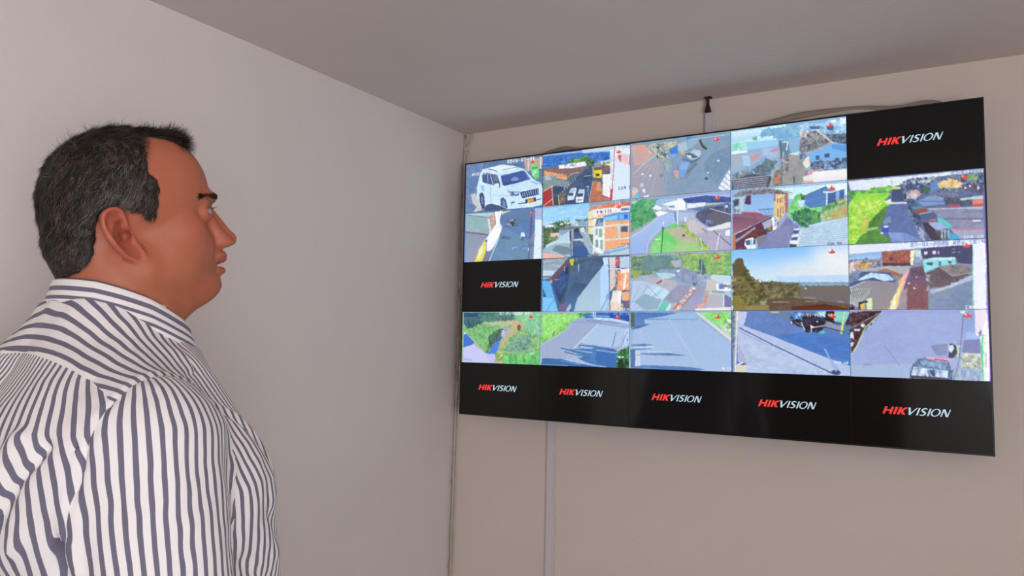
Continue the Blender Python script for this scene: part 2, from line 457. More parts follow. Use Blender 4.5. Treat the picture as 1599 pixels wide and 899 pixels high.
def black_tile(c, r):
    x0, z0 = tile_origin(c, r); g = 0.0004
    o = mesh_obj('blank_picture', [(x0 + g, 0.0006, z0 - g), (x0 + g, 0.0006, z0 - SH + g), (x0 + SW - g, 0.0006, z0 - SH + g), (x0 + SW - g, 0.0006, z0 - g)], [(0, 1, 2, 3)], M_SCRBLK, TV, smooth=False)
    o['label'] = 'black tile with red and pale lettering'
    ch = 0.0175; sl = 0.38; k = SW * 0.485 / 7.9
    for nm, L, m in (('red_lettering', LR, M_RED), ('pale_lettering', LB, M_PALE)):
        V = []
        for v in L[0]:
            V.append((x0 + SW * 0.235 + (v[0] + v[1] * sl) * k, -0.0002, z0 - SH * 0.47 - ch / 2 + v[1] * ch))
        mesh_obj(nm, V, L[1], m, o, smooth=False)
# tile contents: column, row, drawing commands in thousandths of the tile; last column's white right-edge strips paint in a window's reflection
FEEDS = [
(0, 0, """N 6480a8 5070a0 14 14|-100,-100 1100,-100 1100,1100 -100,1100
N 5878a8 7890b8 10 10|-2,12 231,13 207,986 14,1033
P c8ccd0|76,622 134,609 184,754 205,843 235,961 111,995 158,893 98,799
P b8a8a0|759,32 1006,40 1009,301 789,288
L e8e0e0 20|817,44 820,280
L f0e8f0 25|971,47 973,254
P 506088|981,200 1008,205 1008,246 982,242
P 6478a0|824,281 1008,260 1011,576 932,480 861,426
P 60e070|867,164 920,161 934,246 956,278 953,443 905,455 878,388 855,315 864,247
P b0f0c0|877,277 930,280 922,341 887,348
P a8d0e8|864,330 904,351 905,420 870,386
L 30406a 14|868,234 929,239
L 304070 11|952,284 991,291
P d0ecff|223,141 327,118 477,89 643,149 761,228 825,337 879,450 976,542 1008,685 1011,958 885,994 571,993 338,847 273,909 206,900 155,692 152,504 187,265
P e6f4ff|328,132 477,96 643,156 698,202 516,245 442,225
L 4868a0 13|299,148 366,175 413,217
L 6a86b8 11|478,203 643,178 689,200
L 98b8e0 8|252,140 290,161
P 44588c|220,256 234,208 310,232 424,293 463,456 464,548 361,481 227,401
P 687898|367,275 419,306 444,424 378,399
L d8e8f8 14|329,261 370,468
L c0d8f0 11|293,233 303,429
P 3c58a0|466,314 761,256 852,446 683,493 520,522 496,504
P 5878b8|762,263 793,303 844,437 817,439
P 8098c8|601,409 646,360 691,396 701,440 610,445
P 304888|500,462 701,454 683,493 520,522
P e8f4ff|379,463 435,451 454,497 446,538 399,527
P a0c0e8|204,455 247,469 258,593 220,572
L 8898b0 10|337,477 335,662 351,807
L b8cce0 7|258,593 261,765
P 384870|187,639 220,601 250,649 263,794 263,937 225,917 200,813
P 7890b8|214,686 236,690 243,848 224,845
P 40588c|472,768 504,745 542,806 567,978 474,902
P 7890b8|495,800 523,818 543,947 506,914
P 90b8e0|611,523 879,485 968,555 792,608 558,640 557,584
P c8e6fc|557,542 844,492 950,579 721,638 567,628
P 546ca0|567,642 717,666 704,747 605,732
P e8b8b8|572,664 604,662 613,712 586,701
P b8d8f8|640,667 704,675 699,705 650,711
P 283c70|717,680 947,640 957,758 750,803
L b0c8e8 15|749,698 760,767
L b0c8e8 15|775,693 787,763
L b0c8e8 15|802,687 813,758
L b0c8e8 15|829,682 840,754
L b0c8e8 15|855,677 866,750
L b0c8e8 15|881,671 893,746
L b0c8e8 15|908,666 919,742
L b0c8e8 15|934,660 945,737
P 203060|786,836 918,807 923,890 791,912
P f09828|813,840 894,824 899,880 818,891
L 304878 17|702,900 795,899
L 304878 14|923,863 984,847
P 3c5888|606,858 651,851 652,886 616,887
L 5070a0 7|616,887 616,929
L 90b4dc 8|373,682 541,722 596,759
P 405078|272,881 338,847 469,909 562,985 340,990 274,981
P 4060b8|572,1007 1015,992 1016,1040 572,1035
P 6080d0|14,1018 572,1000 572,1035 15,1047
X e8f4ff 87 2026-07-01|551,82
X e8f4ff 67 ABIERTO_DEL_7|85,246
X eef8ff 81 CAM_01|818,951
M|871,110"""),
(1, 0, """N 486078 405870 8 8|-100,-100 1100,-100 1100,1100 -100,1100
G 3468c0 5090d8|1,-53 782,9 784,297 4,265
N 2858b0 4888d8 30 60|2,68 783,110 784,311 4,265
L 98b8e8 32|2,15 483,33 834,35
G b8d0e8 c8d8e8|465,-59 1012,30 1012,115 466,66
N 3c7838 68a850 22 22|312,175 357,132 448,150 493,101 529,145 538,234 503,227 340,213
N 304848 587848 20 20|511,229 555,150 609,219 592,361 539,366 503,300
P 687078|4,265 192,241 322,325 503,330 520,231 539,366 504,447 231,456 5,326
P ecf4ff|188,240 503,227 514,310 404,326 202,310
L 907060 13|192,226 502,220
N 384868 e8f0ff 40 40|257,241 404,259 404,281 267,273
N 806068 986a70 30 30|14,297 230,308 503,337 468,425 305,455 231,397 24,322
N f0a878 e89868 18 18|14,312 296,446 292,526 15,388
L f8d0a0 9|15,391 296,530
P 5c7078|296,453 441,421 442,494 324,561
L c0c8c8 10|305,477 360,428 437,423
N 788c98 8898a0 26 26|5,401 138,440 324,561 316,648 178,744 8,688
P a8c0d0|24,405 91,431 110,510 35,497
P 304868|121,661 140,627 261,661 234,753 169,788 131,752
G 405478 38486c|503,359 584,403 594,579 543,1034 199,1029 235,842 387,514 468,440
N 385074 486088 12 12|433,492 593,564 577,692 561,1007 508,1014 470,732 325,709
L e0e0e0 13|220,781 235,872
L e0e0e0 13|244,743 257,831
L e0e0e0 13|267,705 280,790
L e0e0e0 13|291,668 303,749
L e0e0e0 13|315,631 325,709
L e0e0e0 13|338,593 348,668
L e0e0e0 13|361,556 370,628
L e0e0e0 13|385,519 393,588
L 50584c 14|248,770 257,831
L 50584c 14|270,732 280,790
L 50584c 14|293,695 303,749
L 50584c 14|316,657 325,709
L 50584c 14|338,620 348,668
L 50584c 14|361,582 370,628
L 50584c 14|383,545 393,588
P a83038|13,718 112,637 127,826 134,990 16,1018
L e8d098 17|13,711 126,617
L f0c890 14|16,988 123,870
L d8c8b0 14|111,615 134,1005
P 404848|137,842 188,820 201,985 143,1006
L e0d8b8 13|193,806 206,1000
N 505848 907060 30 30|207,838 252,771 289,777 281,938 217,972
P d0e4f8|334,710 389,697 409,722 377,922 304,926 299,852
P 384870|315,788 371,790 363,847 308,839
P b0c8e0|344,727 398,721 380,776 326,775
P e4f0ff|434,741 497,744 499,824 481,989 400,984 398,896
P 384c7c|417,811 484,815 480,879 408,876
P b8ccE8|439,749 493,753 488,801 421,798
L 405080 17|422,936 463,938
P 2c4070|496,518 522,508 540,555 505,593
P 40506c|540,497 584,505 585,592 549,586
L c8d0d8 10|495,503 567,499
P a8a090|583,345 680,334 698,395 690,596 593,550 584,490
P f4d428|601,414 685,415 692,560 604,540
P 504830|619,475 663,478 663,533 624,529
P 585c60|601,363 689,362 691,409 603,410
P 8c98a0|592,303 653,242 706,296 715,341 627,353
N 90b0d0 d8e8f0 40 40|662,244 783,247 784,297 671,297
P 986050|689,350 733,488 716,499 680,407
N 586070 806860 20 20|706,339 784,333 785,469 733,481
P f8e040|723,314 784,311 780,353 723,343
P 506070|593,550 690,567 681,623 594,608
P b07860|585,635 638,615 630,744 577,808
N b06850 c07c60 30 30|607,610 646,617 708,771 700,913 795,928 796,1013 543,1019 577,808
P d89870|638,630 682,637 691,826 630,787
L e0e0e8 9|594,608 568,806 548,1013
P f0f4ff|698,504 789,513 795,956 744,920 700,884
L 88a0b8 12|781,726 782,783
P e8f0ff|778,66 834,63 834,1019 787,1023
L b06870 16|830,19 819,504 796,984
P c83848|786,798 816,788 804,1014 780,1025
L c0d4f0 14|800,99 794,614
P dcecff|834,63 1012,73 1015,1017 813,1023 820,647
P e8e0f0|839,165 1012,172 1017,413 937,370 839,279
P d06068|865,184 903,185 899,319 882,302
P d86878|991,203 1012,207 1017,413 988,379
P e8c8d0|907,186 979,193 971,362 912,322
P e4f4ff|851,67 1012,80 1012,179 852,160
X 607898 70 CAM_02|876,815
M|875,118
L 5070b0 12|11,1018 508,1014 1015,1017
L e0e4ec 7|534,699 542,889
L b8c8e0 14|519,700 550,702
L e8f4ff 17|851,30 1003,40
X c8dcf0 72 2026-07-01|465,59"""),
(2, 0, """N 7c98b8 88a0bc 10 10|-100,-100 1100,-100 1100,1100 -100,1100
N 98a0b4 a8a0b0 12 12|10,20 208,170 331,316 376,1028 13,1019
N c8a0a0 d0b0a8 16 16|10,35 155,51 235,236 138,415 48,413
P e0b8a8|146,65 244,223 217,232 128,91
P e8a090|28,55 146,65 208,185 83,128
L b8bcc8 10|270,213 39,549
L b8bcc8 10|278,248 80,625
L b8bcc8 10|287,288 125,709
L b8bcc8 10|297,332 174,801
L b8bcc8 10|307,379 227,901
L c8ccd4 13|30,563 261,257 349,199
L a8b4c8 7|332,392 375,670 384,970
L 98a8c0 9|245,647 245,1009
N c0c4b8 808c90 36 36|155,51 495,51 495,155 401,225 331,331 252,209
N 384c5c c0c8b8 40 40|279,78 314,86 318,344 270,319
N 485868 d0d4c8 40 40|331,226 392,254 401,315 340,333
N d8d8b8 a8b0a8 36 36|357,50 486,64 469,165 366,173
L 5c7088 18|340,363 366,534
N a0b4b8 90a8b0 20 20|331,316 435,337 427,530 384,612
P 3c80d8|405,211 486,124 495,290 444,354
P 78b0e8|418,289 486,273 452,356
P a8c4dc|495,111 580,85 588,235 537,269 495,230
P 4880d8|580,18 626,21 622,79 588,116
P 90b4d0|588,72 721,43 655,190 588,235
P e0b070|520,258 558,261 563,304 529,309
P 8898b0|646,188 721,101 754,255 713,276
L 304850 38|713,100 738,208 770,252
L 90a898 21|729,118 778,231
P 7890a8|537,358 638,245 713,276 729,338 588,737 537,751 470,717 444,623 470,553
P b8cce0|617,271 663,243 713,276 725,337 688,403 638,423 588,368
P 486480|571,305 613,292 671,356 696,390 646,395
P 5878a0|546,374 638,437 626,464 537,402
P e0e8f0|580,322 630,340 621,368 580,349
P 78a0e0|512,412 621,463 579,603 554,717 504,678 495,573
P 88b0ec|529,431 605,475 571,587 512,561
P d8a0a0|452,580 478,555 504,604 495,714 465,686
P d8d060|478,688 512,702 495,728
L 405468 18|621,478 704,406
P 648098|588,590 671,473 688,506 579,677
N 6c8cac 7c98b4 14 14|754,475 835,345 1003,265 1003,581 866,873 753,650
P 304050|753,752 778,744 790,773 770,792
E e0f0ff|887,484 900,486 887,501
E e0f0ff|786,670 796,672 786,683
E f0f4ff|214,620 228,623 214,640
E e8f0ff|134,579 146,581 134,597
E 888898|328,632 350,636 328,665
P e8f0ff|1006,596 1005,1067 954,1038 882,947
L 8c9cc0 12|898,892 1005,1046
L 8c9cc0 12|921,827 1005,957
L 8c9cc0 12|943,762 1006,869
L 8c9cc0 12|966,697 1006,780
L 8c9cc0 12|988,633 1006,692
L 8898a8 9|964,228 1003,524
P d8d4e0|112,730 147,751 143,811 112,806
P e0f0ff|130,840 165,845 161,935 139,902
P e0c8b0|22,853 85,832 85,893 31,992
P 68c8e8|67,890 108,973 68,1005 49,964
P e8f0f8|148,964 201,957 192,1001 139,1008
P c8c0c8|31,793 85,817 67,860 22,853
M|872,118
P a8c0d8|537,75 1004,64 1004,49 537,60"""),
(3, 0, """N 90b8e0 88b0d8 8 8|-100,-100 1100,-100 1100,1100 -100,1100
G d8fafa b0ecf0|12,25 501,10 466,261 11,378
G d8f4ff a8d8f8|12,25 328,33 274,153 11,210
N 88c0e0 70a8d8 20 20|283,39 620,55 617,456 533,502 448,241 274,169
P c8f4ff|300,167 388,171 386,219 300,205
P 78b0b8|203,153 247,150 247,212 207,203
N a8e8e0 80d8c0 20 20|11,227 148,224 148,307 11,361
P 98d0f8|148,224 466,245 465,342 157,358
P e8fcff|11,353 157,358 157,400 11,403
P a8b4c8|11,411 273,416 263,578 19,664
P c89cac|174,461 273,424 277,482 201,549
N b0c8e8 9cb4d8 22 22|273,366 439,369 429,578 307,538
P c890a8|361,401 430,384 430,432 369,436
P a8d0f8|111,448 174,461 183,628 120,616
L 70a8e0 22|200,664 325,508
N 5c7080 708890 20 20|191,696 325,541 429,594 350,823 236,770
N 687c90 9cacbc 26 26|10,729 174,643 209,765 146,852 10,862
P 485468|10,829 191,762 350,807 384,894 340,1016 181,1039 9,1128
L c0c0cc 13|19,830 350,815
L c0c0cc 13|21,862 343,849
L c0c0cc 13|22,894 336,884
L c0c0cc 13|24,926 328,918
L c0c0cc 13|26,958 321,953
L c0c0cc 13|28,990 314,987
L c0c0cc 13|29,1021 307,1022
L c0c0cc 13|31,1053 300,1056
L c0c0cc 13|33,1085 292,1091
L c0c0cc 13|34,1117 285,1126
L c0c0cc 13|36,1149 278,1160
L 485468 8|46,835 9,1095
L 485468 8|74,835 34,1093
L 485468 8|101,835 58,1092
L 485468 8|128,834 83,1091
L 485468 8|155,834 107,1090
L 485468 8|182,834 132,1089
L 485468 8|209,834 156,1088
L 485468 8|235,833 180,1087
L 485468 8|262,833 204,1085
L 485468 8|288,833 228,1084
L 485468 8|315,833 252,1083
L 485468 8|341,833 276,1082
L 485468 8|367,832 300,1081
N 6888a8 5c7c9c 16 16|431,254 517,289 618,392 609,518 533,502 447,582
P 8cb8e0|517,273 619,232 617,488 533,486
P 9c9ca0|533,502 608,542 657,782 639,1001 366,1020 445,904
N 8c9098 a8a4a0 10 10|532,518 617,567 649,717 647,1003 461,1020 497,753
N 7c6c60 a08878 20 20|393,798 463,682 453,906 427,998 366,1012
L a0a8a0 22|420,641 349,1017
P c87860|411,850 437,822 436,935 410,931
L e0f0f8 18|465,294 513,301 503,432
L 506878 14|452,307 463,682 453,1002
L d8d8e0 14|477,458 464,585 497,753
L b89878 11|439,369 446,679
N 586878 b8b0a8 30 30|473,522 532,518 514,756 471,844
P 5c6068|556,860 572,895 568,989 557,972
P c8f0f8|533,494 609,478 608,537 533,510
P 707884|618,296 695,185 777,173 873,384 634,523 609,454
N 5c6470 a0a0a8 40 40|618,296 695,177 769,179 865,375 751,420 634,507
L e0d0c0 22|765,178 881,386
L c08878 11|617,528 881,402
P 304050|834,265 1002,273 1000,451 885,371
N 405068 68788c 36 36|826,247 1002,288 1001,444 889,372
P 78b4f0|667,578 881,410 1004,460 1002,723 911,674 699,648
P 5898e0|881,417 1004,468 1003,568 880,480
P 40587c|745,570 778,572 778,647 745,641
P 40587c|819,553 860,554 859,624 819,621
P 405878|903,641 939,641 939,711 903,711
P 405878|959,649 999,653 998,722 958,714
N 485c7c 80a0cc 26 26|699,648 1002,708 1001,816 829,815 707,776
P f0e8d0|658,576 692,567 699,727 665,760 641,684
N 887888 c8a8b0 30 30|649,781 829,783 731,859 648,908
N 384c6c 90a8c8 26 26|609,518 659,528 650,638 616,599
P e8e8e8|640,883 723,858 738,987 647,1019
P e8b0a8|647,955 738,955 738,1018 647,1019
P f8f4f0|715,825 1001,831 999,1024 730,1017
G f8f8f8 f0e8f0|723,858 1001,862 999,1024 738,1010
N 88b8e0 b8e0ff 30 30|620,55 1004,24 1002,288 882,245 753,167 695,169 619,280
P e8f8ff|949,25 1000,30 1000,124 952,120
P 486898|695,89 786,111 786,151 703,139
P f0fcff|876,31 916,33 916,80 884,80
N c0a8a8 e0e8f0 30 30|619,151 695,137 669,243 619,280
P 385890|835,131 899,139 891,200 843,180
M|869,119"""),
(0, 1, """N 5c84b8 5078b0 8 8|-100,-100 1100,-100 1100,1100 -100,1100
G a0b8c8 90a4b8|8,15 337,121 332,478 14,382
N 88b0b0 98b8c8 14 14|9,63 317,134 321,446 14,350
L 586880 9|9,39 317,134
L a05868 20|14,378 321,469
G 8c98b4 98a0b8|15,405 301,490 271,596 120,1021 19,1014
P b8d4d8|8,15 398,35 398,82 316,110
N b08878 c8b0a8 20 20|316,118 408,36 412,301 341,417
P e0e0e8|306,148 332,151 357,419 337,447
P f0f4ff|398,27 490,24 461,183 504,373 427,642 347,836 295,770 312,569 281,566 362,388 421,271
P ffffff|372,374 494,356 446,552 325,726 303,631
L ffffff 37|418,38 432,272 362,435
L ffffff 40|479,30 442,289
L 788898 12|482,201 473,277
P f0e098|490,32 611,32 561,111 501,110
L c8d8f0 12|317,165 362,388
P f0e060|271,565 295,630 290,816 246,999 131,1025 191,808
P f8f4c0|200,746 251,657 244,843 183,963
P 788098|290,831 377,761 427,642 466,523 389,855 329,1012 246,1014
L a8d0f0 31|466,523 339,1005
N 6488a8 6c90b8 10 10|504,327 844,621 848,1011 370,1007 466,554
G 6080a8 5478a8|490,94 581,44 866,37 850,291 544,301
P 405878|563,257 592,184 662,208 678,286 644,343 564,326
P a8a8b0|593,199 642,197 653,252 593,253
E e0e8f0|569,288 581,289 569,303
N 385068 98a8b8 30 30|573,212 683,225 684,347 574,335
N 48648c 587498 12 12|476,524 546,516 617,561 608,598 507,573
P e8f0ff|745,475 779,472 794,526 776,615 736,581
P 586c98|745,551 785,555 776,645 737,626
N 98c0e0 5880b0 16 16|629,753 825,710 826,800 640,799
E c8d0ff|846,809 863,811 846,842
L 3c5080 20|876,38 862,533 843,1011
L a0405c 14|867,112 853,592
P 7888a8|858,593 914,449 910,1016 848,1011
N 405070 7084a8 14 14|835,681 902,657 903,747 845,772
P e4f4ff|910,27 1015,27 1015,1024 901,1023 914,449
P a8b8e8|910,35 1015,30 1017,251 912,246
L a8c0d8 9|951,803 989,796
M|877,113"""),
(1, 1, """N 8098b0 98b0c8 10 10|-100,-100 1100,-100 1100,1100 -100,1100
G 80c4f8 b8e4fc|9,29 551,14 553,324 314,350 12,371
N 88ccfc b0e0fc 10 30|9,43 543,34 545,309 12,300
N 385838 688c70 20 20|13,400 155,317 331,297 349,396 227,438 176,615 17,826
N 405c48 607c50 26 26|13,428 102,382 122,610 34,785
N a0b8c0 50786c 30 30|39,374 165,361 174,418 49,418
P e0f0f8|48,361 138,365 138,414 40,403
N e8f0f8 608878 36 36|209,352 331,283 340,367 227,382
N 90c0d8 d0e8f0 36 36|348,341 520,334 537,459 349,424
P 80a8c8|435,351 520,354 520,430 435,420
N 48687c 90a8b0 36 36|400,305 536,294 537,349 400,347
P 707478|209,422 520,437 521,485 210,478
P e0c0b8|104,523 210,520 202,604 104,594
N 587c38 789c68 20 20|95,607 184,588 176,671 96,692
P b8d8f0|228,508 332,506 343,715 220,704 202,618
P 88a8c0|219,507 315,469 341,493 228,592
P c0dcec|47,744 220,634 343,701 343,743 71,859
P 9cb8cc|17,826 159,726 334,728 336,992 266,958 98,889 17,896
L c8dcf0 7|89,860 336,964
P 70899c|124,849 177,755 335,811 336,936 266,944
P f0b8a8|17,896 107,897 266,958 275,1001 19,1010
P 504c60|328,519 354,480 368,634 351,716 334,687
P 485878|342,687 377,691 371,1008 345,1006
L d8e0e8 12|358,467 364,966
G 40507c 3c5c94|376,497 444,532 488,647 386,678
P 303c58|384,470 435,462 444,532 384,539
P d8e8f0|453,464 495,455 504,538 462,547
L c8d8b8 25|386,678 454,671 514,704
G 3c5888 3058a0|377,705 454,698 523,828 557,954 524,1020 371,1008
N 58708c 406090 10 10|386,692 488,729 506,813 404,804
P a0b8d0|496,620 538,569 598,767 608,944 557,927 506,772
N 88a0b8 b8c8d8 12 12|521,568 572,655 607,849 599,944 539,761
P 607850|555,599 597,589 598,794 573,710
P d8e0a8|496,551 521,554 521,581 496,579
P f4ecd8|544,172 603,138 711,139 712,303 637,307 597,603 547,570
P f0e0b0|544,199 595,199 593,575 547,570
L 88705c 12|545,326 637,293
L 88705c 10|546,454 605,456
P f08868|544,137 603,124 602,69 1014,61 1014,121 653,131 603,145 552,180
N c86048 f09878 40 40|602,69 1014,67 1014,114 603,111
P f4f4f8|636,136 1010,127 1011,240 867,228 653,248
P 50688c|640,171 655,170 656,216 641,217
P 50688c|678,169 701,169 701,216 678,215
P 50688c|728,169 739,168 739,214 728,215
P 50688c|760,164 770,162 770,208 761,210
P 50688c|785,163 795,162 795,208 785,209
P 6080b0|903,159 991,158 991,204 903,203
P f0c0a0|645,247 818,228 818,255 654,289
L f4d0d0 14|845,36 846,212
L e8e8f8 14|886,42 887,217
P 5aa8f0|712,289 899,239 1011,240 1011,367 712,364
P 88c8f8|712,303 867,282 867,349 712,364
P 78b8f4|887,284 931,283 931,357 887,354
P 2868d8|935,277 975,280 975,349 939,351
L 4878c0 12|712,282 923,238 1011,244
L 3060b0 8|875,283 875,364
P 506c98|637,321 712,303 712,384 638,416
P 80a8d0|654,336 679,337 679,421 654,418
P f0ac80|712,378 1007,380 1009,805 723,907
N f0a878 f4b488 26 50|712,378 1007,383 1009,805 723,907
L e0e0d8 33|713,463 1007,453
L e0e0d8 33|714,717 1008,699
L d0d8d8 55|884,445 885,686
P 405c80|904,488 976,493 976,587 907,584
P e8f0f0|712,357 729,359 731,914 715,913
P e8f0f4|609,454 717,460 719,940 682,964 611,904
P 90a8b8|626,497 651,500 651,622 626,620
P 98b0a0|663,501 700,505 701,654 664,651
P 8098a8|627,688 656,704 657,854 628,824
P 90a8a8|681,707 706,709 707,912 682,856
L f8fcff 19|610,645 714,710
L f8fcff 27|607,822 707,952
L f8fcff 14|605,467 603,944
P 70b0e8|723,940 1009,818 1009,871 764,957
L a8e0f8 19|740,921 1009,842
N c86860 e0d8d8 40 40|901,795 1009,778 1009,812 901,822
P bccce0|773,958 1013,885 1013,1017 789,1019
P a8b8d0|732,954 773,971 765,1024 658,1016 658,962
N 40485c c0b0b8 36 36|541,966 658,962 658,1016 541,1014
X 90c0e8 49 2026-07-01|493,93
M|878,122"""),
(2, 1, """N 98a8d0 a0b0d8 8 8|-100,-100 1100,-100 1100,1100 -100,1100
N 409868 68b880 18 18|10,28 304,37 256,112 240,206 280,335 256,401 103,534 12,594
N 388c5c 60a870 20 20|11,259 248,249 280,349 95,519 12,580
P b0d0d0|11,49 93,47 60,98 19,92
P 98c4e8|264,100 320,53 477,63 462,128 328,164 280,143
P f4f8ff|232,205 272,149 328,191 336,226 304,245
P fffff8|264,278 320,258 399,296 383,335 296,365
P f8fcff|328,150 493,92 570,131 578,280 462,271 399,242 383,178
P 90b8d8|391,179 462,183 462,230 399,221
P f8fcff|493,65 570,84 539,153 493,133
P 6890c0|415,183 454,186 454,209 415,206
P b8c8e0|336,178 391,200 383,260 336,247
G a8c4f0 98b4f0|288,364 399,296 493,322 493,484 368,551 257,661 169,830 165,1015 14,1017 13,691 127,578
P c8c8d0|17,664 127,565 288,364 304,373 127,606 21,699
L c8d8d8 16|352,549 241,687 185,832 177,1009
P 88b4e0|454,276 493,275 477,482 462,426
L 406080 12|462,304 481,483
P 6cd470|205,998 249,756 344,602 431,504 477,509 508,567 736,949 751,1016
N 70d878 98dc88 12 12|205,1005 233,823 336,656 368,768 539,945 539,1011
N b0b898 c8b8a8 14 14|352,603 508,567 585,682 691,852 493,833 454,722
N 88d878 b8c898 16 16|493,807 691,852 736,962 751,1016 431,1013
N b0c870 88a850 24 24|508,513 570,507 721,802 825,983 751,1016 676,811 570,681
E 685078|551,712 566,714 551,736
L f0fff0 12|265,755 321,752
L 406858 17|348,548 327,1014
E 486880|344,568 358,570 344,590
L f8f4ff 19|348,460 352,494
N 30488c 4c60a0 14 14|531,71 767,53 1012,130 1012,208 585,160
L a8ccff 19|493,72 767,47 1012,98
P e8f0ff|585,173 767,173 752,237 585,260
P a8c4a0|759,198 914,194 878,241 767,226
N 8898c0 506498 12 12|585,260 1012,208 1012,364 692,322
N 404c70 606880 14 14|676,346 767,265 1012,247 1011,520 811,601 736,526 669,412
P 606070|766,424 841,315 986,387 1011,520 825,576
N 88a0d8 505c80 30 30|766,477 833,472 848,566 774,570
L d0dcf0 12|804,284 1011,416
E b8e8ff|959,272 975,275 959,296
L a0b8d8 8|947,251 947,369
N c0bcc8 d0c8d0 12 12|570,466 654,437 766,596 766,701 661,703 600,604
P e8e8f0|766,622 1011,520 1011,624 811,667
N b8b0c8 a8a8c8 12 12|661,703 840,657 1011,624 1010,1024 832,1016 721,802
P f0f4ff|949,669 993,661 993,764 949,760
L 787090 19|840,670 1006,934
L e8f0ff 15|895,715 861,1012
L e8f0ff 12|714,775 736,962
L d0d0e8 8|913,795 912,1003
L 8890a0 24|736,619 773,682
P b0c0e0|501,310 654,343 661,411 570,466 508,459
L f8fcff 17|497,66 491,511
L a8c0e8 8|574,145 566,332
L f4f8ff 24|568,413 568,466
L e0e8d8 8|608,565 617,725
L e0e8d8 8|669,678 678,838
L e0e8d8 8|781,887 789,1045
M|878,112"""),
(3, 1, """N 90b8e8 98c0f0 8 8|-100,-100 1100,-100 1100,1100 -100,1100
P d0f4ff|363,36 1005,44 1004,236 515,232
P e8fcff|813,60 1005,44 1005,113 884,149
N 5c5868 8c8890 40 40|29,86 110,24 348,26 486,113 531,142 190,118 28,130
L a0988c 14|110,39 348,34 546,137
L 6c5048 13|394,113 516,147
G 88b4e8 a0c8f8|190,118 386,112 388,486 244,424 117,349 117,261 189,271
P 88b4e4|244,352 385,356 384,485 283,458
L 486090 10|252,370 377,363
P 50304c|146,126 186,117 185,270 125,255
P b8d0e0|28,145 118,136 117,363 28,381
N 405068 a0b0c0 26 26|20,143 77,145 77,284 24,307
N b0c8e0 50687c 20 20|20,306 85,330 92,390 19,395
P f0c888|390,127 478,148 480,469 426,577 392,486
P b07060|482,148 512,160 510,431 484,470
P 686080|420,204 428,205 427,276 420,275
P 686080|441,199 449,201 448,272 440,271
P 686080|458,202 466,203 466,268 458,266
P 686080|417,375 425,376 424,505 416,504
P 686080|442,350 450,351 449,522 441,521
P 686080|465,339 473,340 472,454 465,453
P 8c4c50|390,127 401,129 401,229 389,271
P b04840|101,383 260,412 299,467 108,414
N 805878 8c6480 14 14|19,395 376,477 267,572 124,671 18,733
G 744c6c 9c6878|19,454 283,530 124,664 18,726
L f0d0c8 10|51,729 148,667 180,619
L b8b0c0 13|43,736 107,706 267,572 361,483
P 58304c|43,750 267,572 369,484 375,714 313,779 226,827 202,984 26,1012
N 502c30 7c3c38 14 14|107,743 235,640 282,761 226,827 123,802
P 9898a8|42,838 219,639 227,668 50,883
P a8b4c8|282,588 368,512 368,656 305,706
N 30343c 887048 20 20|297,705 368,648 375,728 305,778
P c07850|18,748 43,750 46,1014 18,1012
P f0f4ff|368,498 407,517 414,704 375,714
L 4860a0 11|398,516 399,645
P c04840|414,589 437,578 437,692 414,704
P 9ca8c8|429,591 499,458 506,501 437,663 398,730
G 7878a8 7484c0|506,501 558,621 603,682 511,927 511,1011 249,1024 234,828 336,767 437,678
N 7c80b0 888cb8 8 8|437,678 588,624 527,787 511,997 358,1012 328,809
N 8c8090 7c7888 10 10|234,814 321,765 312,879 249,988
P e8f8ff|135,833 203,811 230,900 226,1000 162,1024 123,933
P 405c80|135,855 187,845 194,940 139,928
P 506888|203,839 226,856 226,928 202,926
N 603438 a07868 20 20|34,998 82,966 170,1025 26,1024
L d0e8ff 13|179,837 186,1011
P e0ecff|558,706 602,704 602,809 549,803
P 485888|554,733 598,738 594,794 550,789
P e8f0ff|538,809 596,808 586,962 519,941
P 50608c|534,844 590,843 583,898 528,893
P 403c58|518,948 586,969 578,1017 522,998
N 68c870 90e088 18 18|514,374 576,170 621,163 650,238 642,378 723,333 795,413 707,569 513,545
N 30685c 58a058 18 18|529,447 664,395 780,481 779,619 676,705 610,669 558,579
N 58a868 304c40 16 16|614,148 658,197 650,266 620,248
P d0ecff|590,257 650,266 634,377 605,359
N 4878b8 5888c8 10 50|658,197 827,77 855,144 976,136 975,273 825,389 693,399 650,323
L 605868 14|651,196 827,81
P 4060a0|841,183 969,135 968,286 868,354 839,336
L f0f4ff 21|808,164 870,174 998,119
L f0f8ff 18|835,182 832,363
P 80b4e8|905,180 934,170 933,294 908,304
P e0f4ff|976,163 1001,154 1000,236 976,239
N c0c890 78b070 22 22|795,413 882,342 1003,264 1001,564 880,618 772,605
N c89870 b0c070 24 24|867,492 1002,414 1001,564 880,604
N 488c50 68a860 22 22|781,383 882,370 896,427 795,469
N a0a880 406848 24 24|897,289 975,273 981,370 903,387
P c0dcf4|680,663 1001,578 996,1034 574,1017 617,705 680,705
L 98b4d0 7|617,726 1000,619
L 98b4d0 7|614,750 1000,653
L 98b4d0 7|611,773 1000,687
L 98b4d0 7|608,797 999,721
L 98b4d0 7|605,820 999,755
L 98b4d0 7|602,844 999,789
L 98b4d0 7|598,867 998,823
L 98b4d0 7|595,891 998,857
L 98b4d0 7|592,915 998,891
L 98b4d0 7|589,938 997,925
L 98b4d0 7|586,962 997,959
L 98b4d0 7|583,985 997,993
P e0e8d8|574,1017 617,712 625,713 585,1018
X 506080 48 CAM_09|834,992
X a8c8e8 62 07-01-2026_Wed_16:47:30|478,55
M|874,112"""),
